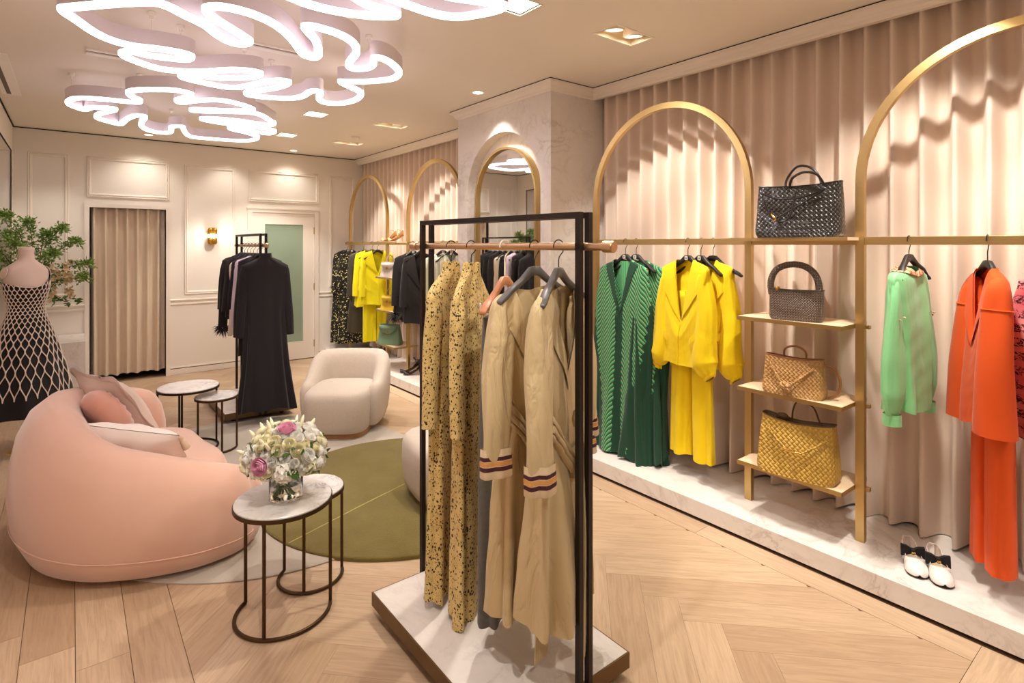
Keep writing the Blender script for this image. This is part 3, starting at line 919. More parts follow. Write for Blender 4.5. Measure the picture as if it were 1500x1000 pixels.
side_table('lower round marble side table tucked behind the flower table', (.905, 2.725, 0), .152, .435, (128, 240, -10), 128, 350, M_tframe)
side_table('wider round marble side table by the far rack base', (.713, 4.997, .0105), .212, .49, (180, 250, 10, 100), 0, 360, M_tframe_dark)
side_table('smaller round marble side table nested beside the wider one, right', (.884, 4.86, .0105), .150, .42, (200, 275, -20), 200, 340, M_tframe)

# ---- marble block at the back wall
blk = MB().box(XL, .107, 7.30, YB - .012, 0.001, .60).build('marble_plinth', M_marble, smooth=False, bevel=.003)
tag(blk, 'grey veined marble display block against the back wall', 'plinth')

# ---- wheeled racks with marble base
def rack(name, label, base_c, size, fr, zt, zr, lab_grp):
    """base_c = centre of the base; fr = ((x,y) far, (x,y) near) centre line of the frame"""
    t = thing(name, label, 'clothes rack', (base_c[0], base_c[1], 0), 0, lab_grp)
    bx, by = base_c
    hx, hy = size[0] / 2, size[1] / 2
    MB().box(-hx + .006, hx - .006, -hy + .006, hy - .006, .062, .1005).build('marble_slab', M_marble, t, smooth=False)
    MB().box(-hx, hx, -hy, -hy + .006, .042, .099).box(-hx, hx, hy - .006, hy, .042, .099).box(-hx, -hx + .006, -hy + .006, hy - .006, .042, .099).box(hx - .006, hx, -hy + .006, hy - .006, .042, .099).box(-hx + .006, hx - .006, -hy + .006, hy - .006, .042, .060).build('base_tray', M_bronze, t, smooth=False)
    for sx in (-1, 1):
        for sy in (-1, 1):
            c = MB().tube([(sx * (hx - .09), sy * (hy - .09) - .012, .019), (sx * (hx - .09), sy * (hy - .09) + .012, .019)], .019, 14)
            c.box(sx * (hx - .09) - .014, sx * (hx - .09) + .014, sy * (hy - .09) - .016, sy * (hy - .09) + .016, .034, .042)
            c.build('caster', M_dark, t)
    F = Vector((fr[0][0] - bx, fr[0][1] - by, 0)); N = Vector((fr[1][0] - bx, fr[1][1] - by, 0))
    d = (F - N).normalized(); s = Vector((d.y, -d.x, 0))
    def bar(a, b, w, m, nm):
        """square bar a->b"""
        ax = (b - a).normalized()
        u = s if abs(ax.dot(s)) < .9 else d
        v = ax.cross(u)
        mb = MB().loft([[p + u * (i * w) + v * (j * w) for i, j in ((-1, -1), (1, -1), (1, 1), (-1, 1))] for p in (a - ax * w * .0, b)], True, True, True)
        mb.build(nm, m, t, smooth=False)
    hw = .010
    for sd in (-1, 1):
        o = s * (.024 * sd)
        bar(F + o + Vector((0, 0, .045)), F + o + Vector((0, 0, zt - 2 * hw)), hw, M_blackmetal, 'post')
        bar(N + o + Vector((0, 0, .045)), N + o + Vector((0, 0, zt - 2 * hw)), hw, M_blackmetal, 'post')
        bar(N + o - d * hw + Vector((0, 0, zt - hw)), F + o + d * hw + Vector((0, 0, zt - hw)), hw, M_blackmetal, 'top_bar')
    for P in (F, N):
        bar(P - s * .034 + Vector((0, 0, zr)), P + s * .034 + Vector((0, 0, zr)), .011, M_blackmetal, 'cross_bar')
    MB().tube([N - d * .085 + Vector((0, 0, zr)), F + d * .10 + Vector((0, 0, zr))], .0135, 20).build('hanging_rail', M_gold, t)
    for P, k in ((N, -1), (F, 1)):
        MB().tube([P + d * k * .085 + Vector((0, 0, zr)), P + d * k * .088 + Vector((0, 0, zr)), P + d * k * .125 + Vector((0, 0, zr)), P + d * k * .128 + Vector((0, 0, zr))], [.017, .020, .020, .017], 24).build('rail_cap', M_gold, t)
    return t
rack('clothes_rack', 'black steel clothes rack with marble base, closest to the camera', (1.317, 1.817), (.598, .923), ((1.298, 2.292), (1.362, 1.340)), 1.711, 1.594, 'rolling clothes racks')
rack('clothes_rack', 'black steel clothes rack with black dresses, near the back wall', (1.357, 5.925), (.598, .923), ((1.378, 6.395), (1.376, 5.445)), 1.705, 1.594, 'rolling clothes racks')

# ---- brass arch display on the right wall
def brass_display(name, label, arches, unit, rail, shelves, brackets):
    t = thing(name, label, 'display frame', (3.12, (arches[0][0] + arches[-1][1]) / 2, .112), 0, 'brass arch displays')
    oy = (arches[0][0] + arches[-1][1]) / 2
    W2, D2 = .020, .016
    for (ya, yb) in arches:
        yc, r = (ya + yb) / 2, abs(yb - ya) / 2
        zs = 1.92 - .112
        line = [(yc + r, 0)] + [(yc + r * math.cos(PI * k / 36), zs + r * math.sin(PI * k / 36)) for k in range(37)] + [(yc - r, 0)]
        rings = []
        for i, (y, z) in enumerate(line):
            if i in (0, len(line) - 1):
                n = Vector((0, 1 if i == 0 else -1, 0))
            else:
                n = Vector((0, y - yc, z - zs)).normalized()
            p = Vector((0, y - oy, z))
            rings.append([p + n * (a * W2) + Vector((b * D2, 0, 0)) for a, b in ((-1, -1), (1, -1), (1, 1), (-1, 1))])
        MB().loft(rings, True, True, True).build('arch', M_brass, t, angle=30)
    y0, y1 = rail
    MB().box(-.010, .010, y0 - oy, y1 - oy, 1.600 - .112, 1.640 - .112).build('hanging_rail', M_brass, t, smooth=False, bevel=.002)
    a, b = unit
    for z in shelves:
        MB().box(-.165, .14, a - oy, b - oy, z - .018 - .112, z - .112).build('shelf', M_shelfwood, t, smooth=False)
        MB().box(-.171, -.165, a - oy, b - oy, z - .020 - .112, z - .112 + .001).box(-.165, .14, a - oy - .0015, a - oy, z - .02 - .112, z - .112 + .001).build('shelf_edge', M_brass, t, smooth=False)
        for yy in brackets:
            MB().box(.006, .030, yy - oy - .010, yy - oy + .010, z - .022 - .112, z - .004 - .112).build('bracket', M_brass, t, smooth=False)
    # shelf at rail height
    MB().box(-.150, .14, a - oy - .02, b - oy + .06, 1.622 - .112, 1.638 - .112).build('top_shelf', M_shelfwood, t, smooth=False)
    MB().box(-.156, -.150, a - oy - .02, b - oy + .06, 1.620 - .112, 1.6395 - .112).build('shelf_edge', M_brass, t, smooth=False)
    return t
brass_display('brass_arch_display', 'brass double arch display frame with shelves on the right, nearest', [(1.131, -0.10), (2.94, 1.722)], (1.155, 1.70), (-0.12, 2.97), (1.200, .805, .388), (1.105,))
brass_display('brass_arch_display', 'brass double arch display frame with shelves near the far corner', [(5.956, 4.76), (7.705, 6.512)], (5.98, 6.49), (4.60, 7.88), (1.21, .81, .40), ())

# ---- wall mirror in the recess
M_mirror = mat('mirror_glass', (0.88, 0.88, 0.87, 1), 0.02, 1.0)
mi = thing('arched_mirror', 'tall arched mirror with brass frame set in the marble column', 'mirror', (2.965, 3.856, .13))
mr, mz = .435, 2.01 - .13
def arch_poly(r, zb=0.0):
    return [(r, zb)] + [(r * math.cos(PI * k / 40), mz + r * math.sin(PI * k / 40)) for k in range(41)] + [(-r, zb)]
g = arch_poly(mr - .018, .018)
i0 = MB()
i0.verts([(-.010, y, z) for y, z in g] + [(.005, y, z) for y, z in g])
n = len(g)
i0.f.append(tuple(range(n)))
for k in range(n):
    k2 = (k + 1) % n
    i0.f.append((k, k2, n + k2, n + k))
i0.build('mirror_glass', M_mirror, mi, smooth=False)
o_, n_ = arch_poly(mr), arch_poly(mr - .020, .020)
MB().loft([[(x, y, z) for y, z in pl] for x, pl in ((.034, o_), (-.036, o_), (-.036, n_), (.034, n_))], True).build('frame', M_brass, mi, angle=30)
# ================================================================== CLOTHES
class Cloth:
    """a hanging garment body: profile rows (t from 0 neck to 1 hem, half width, half thickness, x shift, y shift)"""
    def __init__(s, ztop, zhem, rows, vf=0.0, vb=0.0, fold=(.002, .018), k=7, seed=1, hem=.006, pw=(.85, .75), open_front=0.0):
        s.zt, s.zh, s.rows, s.vf, s.vb, s.fold, s.k, s.hem, s.pw = ztop, zhem, rows, vf, vb, fold, k, hem, pw
        r = random.Random(seed)
        s.ph = [r.uniform(0, 6.28) for _ in range(8)]
        s.open = open_front
    def row(s, t):
        return table_at(s.rows, t)
    def S(s, th, v, off=0.0):
        """th: 0 = +x side, 90deg = back, 270 = front"""
        c, q = math.cos(th), math.sin(th)
        t = max(v, 0.0)
        hw, ht, ox, oy = s.row(t)
        if q < 0:
            dip = s.vf * (1 - abs(c) ** 1.0)
        else:
            dip = s.vb * (1 - abs(c))
        zn = s.zt - dip
        z = zn - t * (zn - s.zh)
        amp = lerp(s.fold[0], s.fold[1], t ** 1.2)
        f = math.sin(s.k * th + s.ph[0] + 1.2 * t) + .55 * math.sin((s.k + 4) * th + s.ph[1] - 1.5 * t) + .5 * math.sin(3 * th + s.ph[2] + 5 * t)
        wr = .35 * s.fold[0] * math.sin(40 * t + 5 * th + s.ph[3])
        x = hw * spow(c, s.pw[0])
        y = ht * spow(q, s.pw[1])
        nx, ny = c * ht, q * hw
        L = math.hypot(nx, ny) or 1
        nx, ny = nx / L, ny / L
        d = amp * f + wr + off
        z += s.hem * math.sin(2 * th + s.ph[4]) * t ** 4 + s.hem * .6 * math.sin(5 * th + s.ph[5]) * t ** 4
        return Vector((x + nx * d + ox, y + ny * d + oy, z))
    def body(s, n=72, m=40):
        vs = [(j / m) ** 1.15 for j in range(m + 1)]
        return MB().loft([[s.S(2 * PI * (i + .5) / n, v) for i in range(n)] for v in vs], True)
    def patch(s, th0, th1, v0, v1, off=.006, n=24, m=10, thick=True, vfun=None):
        """strip lying on the garment (lapel, band, pocket flap)"""
        g = []
        for j in range(m + 1):
            row = []
            for i in range(n + 1):
                th = lerp(th0, th1, i / n)
                a, b = (v0, v1) if vfun is None else vfun(i / n)
                row.append(s.S(th, lerp(a, b, j / m), off * (1 if 0 < i < n else .6)))
            g.append(row)
        mb = MB().loft(g, closed=False)
        return mb

def sleeve_mb(pts, radii, seed=1, wr=.004, flat=.62, n=20, sub=6, kw=6):
    """tapering limb of cloth along pts, open at the cuff; radii per point"""
    P = catmull(pts, sub)
    N = len(P)
    r = random.Random(seed)
    ph = [r.uniform(0, 6.28) for _ in range(5)]
    rings = []
    for i, p in enumerate(P):
        f = i / sub
        a = min(int(f), len(pts) - 2)
        R = lerp(radii[a], radii[a + 1], f - a)
        d = (P[min(i + 1, N - 1)] - P[max(i - 1, 0)]).normalized()
        u = Vector((0, 1, 0))
        u = (u - d * u.dot(d)).normalized()
        w = d.cross(u)
        ring = []
        f2 = i / (N - 1)
        for k in range(n):
            an = 2 * PI * k / n
            dd = 1 + wr * min(1, 4 * f2) / max(R, .01) * (math.sin(3 * an + ph[0] + 3.5 * f2) + .8 * math.sin(kw * an + ph[1] - 2 * f2) + .7 * math.sin(2 * an + ph[2] + 11 * f2))
            ring.append(p + w * (R * dd * math.cos(an)) + u * (R * flat * dd * math.sin(an)))
        rings.append(ring)
    return MB().loft(rings, True, True, False), rings

def std_sleeve(s, shw, zs, zend, r0, r1, flare=.02, yo=-.03, seed=1, wr=.003, n=22, mid=None, kw=6, puff=False):
    """sleeve hanging from the shoulder tip; the outer edge leaves the tip without a bulge"""
    rm_ = mid or lerp(r0, r1, .5)
    pts = [(s * (shw - .060), 0, zs + .012), (s * (shw - .040), -.001, zs - .020), (s * (shw + .010 - r0), -.004, zs - .085), (s * (shw + .022 + flare * .3 - r0), yo * .3, lerp(zs - .085, zend, .33)),
           (s * (shw + .026 + flare * .7 - rm_), yo * .7, lerp(zs - .085, zend, .70)), (s * (shw + .026 + flare - r1), yo, zend)]
    rs = [.018, .034, r0, lerp(r0, rm_, .5), rm_, r1]
    if puff:
        pts.insert(5, (s * (shw + .026 + flare - rm_), yo, lerp(zs - .085, zend, .90)))
        rs.insert(5, rm_ * 1.04)
    return sleeve_mb(pts, rs, seed, wr, .72, n, 6, kw)

M_hook = mat('hook_wire', srgb(60, 54, 50), 0.35, 0.9)
M_hookwhite = mat('hook_white', srgb(236, 220, 200), 0.45)
M_hg_grey = mat('grey_hanger_plastic', srgb(86, 82, 80), 0.38)
M_hg_black = mat('black_hanger_plastic', srgb(36, 31, 30), 0.45)
M_hg_tan = mat('tan_wood_hanger', srgb(186, 124, 88), 0.45)
M_plate = mat('hanger_plate', srgb(226, 220, 212), 0.5)
M_plate_dark = mat('hanger_plate_mark', srgb(120, 114, 110), 0.5)

def hanger(label, loc, rz, zr, style='black', group=None, drop=.075, half=.205, wire=None, plate=False):
    """loc = x,y on the rail; zr = centre height of the rail; body top sits drop below the rail"""
    t = thing('clothes_hanger', label, 'hanger', (loc[0], loc[1], zr), rz, group)
    mb_, hk = {'black': (M_hg_black, M_hook), 'grey': (M_hg_grey, M_hook), 'tan': (M_hg_tan, M_hookwhite)}[style]
    R = .024
    # the hook arches over the rail, which runs square to the hanger's own x axis
    c = math.cos(-rz), math.sin(-rz)
    pts = [(R * math.cos(a) * c[0], R * math.cos(a) * c[1], R * math.sin(a)) for a in [rad(200 - 200 * k / 14 - 10) for k in range(15)]]
    pts = list(reversed(pts))[::-1]
    pts += [(R * .9 * c[0], R * .9 * c[1], -.018), (.006, 0, -.036), (0, 0, -.05), (0, 0, -drop - .01)]
    MB().tube(pts, .0022 if style != 'tan' else .0030, 6).build('hook', hk, t)
    wide = {'black': .026, 'grey': .030, 'tan': .024}[style]
    prof = [(0, 0, .034, .011), (.024, -.002, .038, .012), (.042, -.016, .036, .012), (.07, -.040, .028, .013), (.115, -.066, .024, .015), (half - .025, -.098, .022, .018), (half - .004, -.112, .016, .015), (half, -.118, .004, .005)]
    body = MB()
    rings = []
    full = [(-x, z, h, w) for x, z, h, w in reversed(prof[1:])] + prof
    for x, z, h, w in full:
        zc = -drop + z - h * .5
        yb = (-.022 if half > .14 else -.004) * (abs(x) / half) ** 2
        rings.append([(x, yb + w * spow(math.cos(a), .7), zc + h * .5 * spow(math.sin(a), .7)) for a in [2 * PI * k / 12 for k in range(12)]])
    body.loft(rings, True, True, True)
    body.build('hanger_body', mb_, t)
    if plate:
        MB().box(-.012, .012, -.0165, -.013, -drop - .032, -drop - .008).build('name_plate', M_plate, t, smooth=False)
        MB().box(-.006, .006, -.0172, -.0166, -drop - .026, -drop - .014).build('plate_mark', M_plate_dark, t, smooth=False)
    return t

def garment(name, label, cat, loc, rz, group=None):
    return thing(name, label, cat, loc, rz, group)

# -------------------------------------------------- cloth materials
def dotted(name, base, dots, scale=60.0, thr=0.33, base2=None, stretch=(1, 1, .75)):
    m = mat(name, base, 0.8, 0, 0.1, 0, .25)
    t = NT(m)
    c = t.mapping(t.coord(), stretch)
    wob = t.noise(c, scale * .7, 3, .6)
    v = t.add('ShaderNodeTexVoronoi')
    cc = t.add('ShaderNodeVectorMath', operation='ADD')
    t.ln(c, cc.inputs[0])
    t.ln(t.comb(t.m('MULTIPLY', wob, .02), t.m('MULTIPLY', wob, .014), 0.0), cc.inputs[1])
    t.ln(cc.outputs[0], v.inputs['Vector'])
    v.inputs['Scale'].default_value = scale
    sz = t.sep(v.outputs['Color'])
    f = t.m('LESS_THAN', v.outputs['Distance'], t.m('MULTIPLY', sz[0], thr * 1.6))
    n2 = t.noise(c, 14, 4, .7)
    v2 = t.add('ShaderNodeTexVoronoi')
    t.ln(c, v2.inputs['Vector'])
    v2.inputs['Scale'].default_value = scale * 2.1
    f2 = t.m('MULTIPLY', t.m('LESS_THAN', v2.outputs['Distance'], .30), t.m('GREATER_THAN', n2, .48))
    b = t.mix(t.ramp(n2, [(0.35, (0, 0, 0, 1)), (0.65, (1, 1, 1, 1))]), base, base2 or base)
    b = t.mix(t.m('MULTIPLY', f2, .8), b, tuple(x * .35 for x in base[:3]) + (1,))
    t.ln(t.mix(f, b, dots), t.b.inputs['Base Color'])
    return m
M_floral = dotted('yellow_floral_print', srgb(224, 196, 132), srgb(60, 44, 32), 118, .345, srgb(208, 176, 110))
M_floral_dark = dotted('black_blossom_print', srgb(30, 26, 24), srgb(222, 208, 140), 52, .31, srgb(40, 36, 30), (1, 1, .8))
M_trench = fabric('beige_cotton', srgb(208, 184, 140), srgb(194, 168, 124), 400, .12, .55, .15, 8, .6, .4, crease=.6, cscale=(13, 13, 4))
M_greywool = fabric('grey_wool', srgb(112, 108, 102), srgb(88, 84, 80), 300, .4, .95, .15, 60, .9, .1)
M_black = fabric('black_jersey', srgb(34, 29, 30), srgb(26, 22, 23), 350, .12, .82, .12, 6, .6, .25)
M_black2 = fabric('black_crepe', srgb(42, 36, 36), srgb(32, 27, 28), 350, .15, .85, .12, 6, .6, .25)
M_lilac = fabric('lilac_silk', srgb(216, 196, 208), srgb(204, 182, 196), 350, .08, .6, .15, 6, .6, .3)
M_ivory = fabric('ivory_silk', srgb(230, 212, 190), srgb(216, 196, 172), 350, .1, .65, .15, 6, .6, .3)
M_yellow = fabric('bright_yellow_crepe', srgb(248, 216, 10), srgb(242, 204, 4), 350, .08, .72, .12, 5, .5, .25, crease=.25, cscale=(9, 9, 3))
M_citron = fabric('citron_wool', srgb(236, 222, 20), srgb(224, 208, 10), 350, .1, .75, .12, 5, .5, .25)
M_olive = fabric('olive_leather', srgb(64, 56, 40), srgb(52, 46, 32), 120, .15, .5, .05, 6, .5, .45)
M_mint = fabric('mint_silk', srgb(150, 226, 158), srgb(130, 212, 142), 350, .05, .45, .25, 5, .5, .4, crease=.3, cscale=(12, 12, 2.5))
M_orange = fabric('orange_crepe', srgb(236, 92, 30), srgb(226, 80, 22), 350, .06, .75, .12, 4, .5, .25)
M_bead = dotted('red_beaded_trim', srgb(226, 196, 150), srgb(178, 48, 34), 160, .6)
M_stripe_maroon = mat('maroon_stripe', srgb(72, 26, 34), .8)
M_stripe_gold = mat('gold_stripe', srgb(214, 150, 80), .8)
M_cuffcream = fabric('cream_cuff', srgb(226, 202, 166), srgb(214, 188, 152), 400, .1, .7, .1, 6, .4, .3)
M_darkgreen = fabric('bottle_green_chiffon', srgb(20, 66, 44), srgb(14, 52, 34), 350, .06, .7, .15, 5, .6, .3)
M_darkgreen.node_tree.nodes['Principled BSDF'].inputs['Alpha'].default_value = 1.0
M_tag = mat('paper_tag', srgb(230, 222, 210), .7)

def kaftan_mat():
    m = mat('green_wave_print', srgb(24, 80, 54), .7, 0, .1, 0, .3)
    t = NT(m)
    x, y, z = t.sep(t.coord())
    ax = t.m('ABSOLUTE', x)
    wob = t.noise(t.coord(), 6, 2)
    s = t.m('ADD', t.m('MULTIPLY', z, 31.0), t.m('MULTIPLY', ax, 42.0))
    s = t.m('ADD', s, t.m('MULTIPLY', t.m('SINE', t.m('MULTIPLY', ax, 75.0)), .22))
    fr = t.m('FRACT', t.m('ADD', s, 100.0))
    band = t.ramp(fr, [(0.0, srgb(30, 96, 62)), (0.16, srgb(70, 172, 112)), (0.50, srgb(92, 190, 128)), (0.56, srgb(214, 178, 132)), (0.66, srgb(24, 60, 40)), (0.8, srgb(30, 96, 62))], 'CONSTANT')
    # outline of the printed panel: from |x|=.035 out to a bound that narrows towards the hem
    lim = t.m('ADD', t.m('MULTIPLY', t.m('SUBTRACT', z, .45), .14), .165)
    edge = t.m('ADD', lim, t.m('MULTIPLY', t.m('SINE', t.m('MULTIPLY', z, 95.0)), .008))
    inner = t.m('ADD', .032, t.m('MULTIPLY', t.m('SINE', t.m('MULTIPLY', z, 95.0)), .004))
    mask = t.m('MULTIPLY', t.m('LESS_THAN', ax, edge), t.m('GREATER_THAN', ax, inner))
    t.ln(t.mix(mask, srgb(18, 62, 42), band), t.b.inputs['Base Color'])
    return m
M_kaftan = kaftan_mat()
def lining_mat():
    m = mat('green_wave_lining', srgb(70, 172, 112), .7)
    t = NT(m)
    x, y, z = t.sep(t.coord())
    f = t.m('FRACT', t.m('ADD', t.m('MULTIPLY', x, 48.0), 20.0))
    t.ln(t.ramp(f, [(0, srgb(84, 184, 124)), (.55, srgb(24, 74, 50)), (.68, srgb(190, 170, 120)), (.78, srgb(84, 184, 124))], 'CONSTANT'), t.b.inputs['Base Color'])
    return m
M_kaftan_in = lining_mat()
def script_mat():
    m = mat('pink_scribble_print', srgb(226, 120, 128), .75, 0, .1, 0, .25)
    t = NT(m)
    c = t.coord()
    a = t.noise(t.mapping(c, (1, 1, 1.6)), 26, 3, .6, 1.5)
    ln_ = t.m('LESS_THAN', t.m('ABSOLUTE', t.m('SUBTRACT', a, .5)), .045)
    x, y, z = t.sep(c)
    rows = t.m('LESS_THAN', t.m('FRACT', t.m('MULTIPLY', z, 17.0)), .62)
    b = t.noise(c, 5, 2)
    base = t.mix(t.ramp(b, [(.4, (0, 0, 0, 1)), (.6, (1, 1, 1, 1))]), srgb(214, 96, 110), srgb(236, 150, 150))
    t.ln(t.mix(t.m('MULTIPLY', ln_, rows), base, srgb(44, 20, 28)), t.b.inputs['Base Color'])
    return m
M_script = script_mat()
def stripe_mat():
    m = mat('cream_green_stripe', srgb(226, 224, 200), .7)
    t = NT(m)
    x, y, z = t.sep(t.coord())
    f = t.m('FRACT', t.m('ADD', t.m('MULTIPLY', x, 24.0), 20.0))
    t.ln(t.ramp(f, [(0, srgb(232, 228, 208)), (.5, srgb(150, 186, 130)), (.68, srgb(226, 224, 200)), (.85, srgb(60, 60, 52)), (.92, srgb(232, 228, 208))], 'CONSTANT'), t.b.inputs['Base Color'])
    return m
M_stripe = stripe_mat()

SH = [(0, .062, .034, 0, 0), (.012, .070, .036, 0, 0), (.03, .112, .040, 0, 0), (.055, .162, .044, 0, 0), (.085, .195, .048, 0, 0)]
def rows(chest, hem, tchest=.055, themm=.07, waist=None, sh=SH, t0=.16, mid=.45):
    r = list(sh) + [(t0, chest, tchest, 0, 0)]
    if waist:
        r += [(mid, waist, tchest, 0, 0)]
    r += [(1.0, hem, themm, 0, 0)]
    return r

def scale_sh(ztop, zhem, shw=.2, neck=.065, slope=.085, drop=.13, thick=.045):
    """shoulder rows in metres turned into t rows"""
    L = ztop - zhem
    return [(0, neck, .034, 0, 0), (.010 / L, neck + .006, .036, 0, 0), (slope * .45 / L, lerp(neck, shw, .45), thick * .9, 0, 0), (slope * .8 / L, lerp(neck, shw, .8), thick, 0, 0), (slope / L, shw * .97, thick, 0, 0), (drop / L, shw, thick * 1.08, 0, 0)]

# ================================================================== FRONT RACK
fr_grp = 'clothes on the front rack'
ZR = 1.594
def rack_pt(t):
    return (lerp(1.298, 1.362, t), lerp(2.292, 1.340, t))

# -- two speckled yellow dresses
def floral_dress(label, loc, rz, seed, zh):
    g = garment('maxi_dress', label, 'dress', (loc[0], loc[1], 0), rz, 'yellow speckled maxi dresses')
    zt = 1.525
    L = zt - zh
    sh = [(0, .042, .034, 0, 0), (.035 / L, .046, .034, 0, 0), (.05 / L, .070, .030, 0, 0), (.085 / L, .125, .026, 0, 0), (.118 / L, .170, .026, 0, 0), (.15 / L, .186, .030, 0, 0)]
    c = Cloth(zt, zh, sh + [(.25, .165, .036, 0, 0), (.42, .150, .036, 0, 0), (.7, .165, .042, 0, 0), (1.0, .180, .048, 0, 0)], 0, 0, (.0025, .014), 6, seed, .012)
    c.body().build('dress_body', M_floral, g, angle=180)
    for s in (-1, 1):
        mb, _ = std_sleeve(s, .186, 1.395, .86, .043, .036, .030, -.02, seed + s, .0025)
        mb.build('sleeve', M_floral, g, angle=180)
    nb = MB().lathe([(.045, 0), (.046, .020), (.044, .024), (.041, .020), (.040, 0)], 28, (0, 0, zt - .022), sy=.72)
    nb.build('collar', M_floral, g)
    return g
floral_dress('yellow speckled maxi dress at the far left end of the front rack', (1.309, 2.099), rad(28), 11, .135)
floral_dress('yellow speckled maxi dress second from the left on the front rack', (1.318, 1.956), rad(36), 23, .112)
hanger('black hanger inside the leftmost yellow speckled dress', (1.309, 2.099), rad(28), ZR, 'black', 'hangers on the front rack', .140, .125)
hanger('black hanger inside the second yellow speckled dress', (1.318, 1.956), rad(36), ZR, 'black', 'hangers on the front rack', .140, .125)

# -- tan hanger with the grey trousers
hg = hanger('tan wooden hanger with white hook carrying grey wool trousers', (1.330, 1.739), rad(25), ZR, 'tan', 'hangers on the front rack', .115, .215)
MB().tube([(-.15, 0, -.25), (.16, 0, -.25)], .004, 8).tube([(.16, 0, -.25), (.185, 0, -.235), (.19, 0, -.205)], .004, 8).tube([(-.15, 0, -.25), (-.185, 0, -.235), (-.19, 0, -.205)], .004, 8).build('trouser_bar', M_hookwhite, hg)
def trousers(name, label, loc, rz, ztop, zhem, hw, m, group=None, ht=.05, flare=.14, gap=.0, waist=True, fold=.012, seed=3, shift=0.0, parts=True):
    g = garment(name, label, 'trousers', (loc[0], loc[1], 0), rz, group)
    for s in (-1, 1):
        mb = MB()
        rings = []
        n = 36
        for j in range(25):
            t = j / 24
            z = lerp(ztop, zhem, t)
            w = lerp(hw * .5, flare * .5, t) * 1.02
            cx = s * (lerp(hw * .5, flare * .52 + gap, t))
            ring = []
            for i in range(n):
                a = 2 * PI * i / n
                d = lerp(.001, fold, t) * (math.sin(4 * a + seed + s) + .5 * math.sin(7 * a + 2 * seed + 2 * t))
                x = cx + (w + d) * spow(math.cos(a), .75)
                y = (lerp(ht * .6, ht, min(1, t * 2)) + d) * spow(math.sin(a), .75)
                ring.append((x + shift, y, z + .006 * math.sin(2 * a + seed) * t ** 3))
            rings.append(ring)
        mb.loft(rings, True, True, False)
        mb.build('trouser_leg', m, g, angle=180)
    if waist:
        MB().loft([[((hw + .003) * spow(math.cos(a), .75) + shift, (ht * .62) * spow(math.sin(a), .75), z) for a in [2 * PI * i / 36 for i in range(36)]] for z in (ztop - .04, ztop + .004)], True, False, True).build('waistband', m, g)
    return g
trousers('trousers', 'dark grey wool wide trousers hidden behind the beige coat dress', (1.330, 1.739), rad(25), 1.33, .20, .155, M_greywool, None, .040, .15, .006, seed=5)
M_pouch = mat('pouch_canvas', srgb(196, 168, 108), .8)

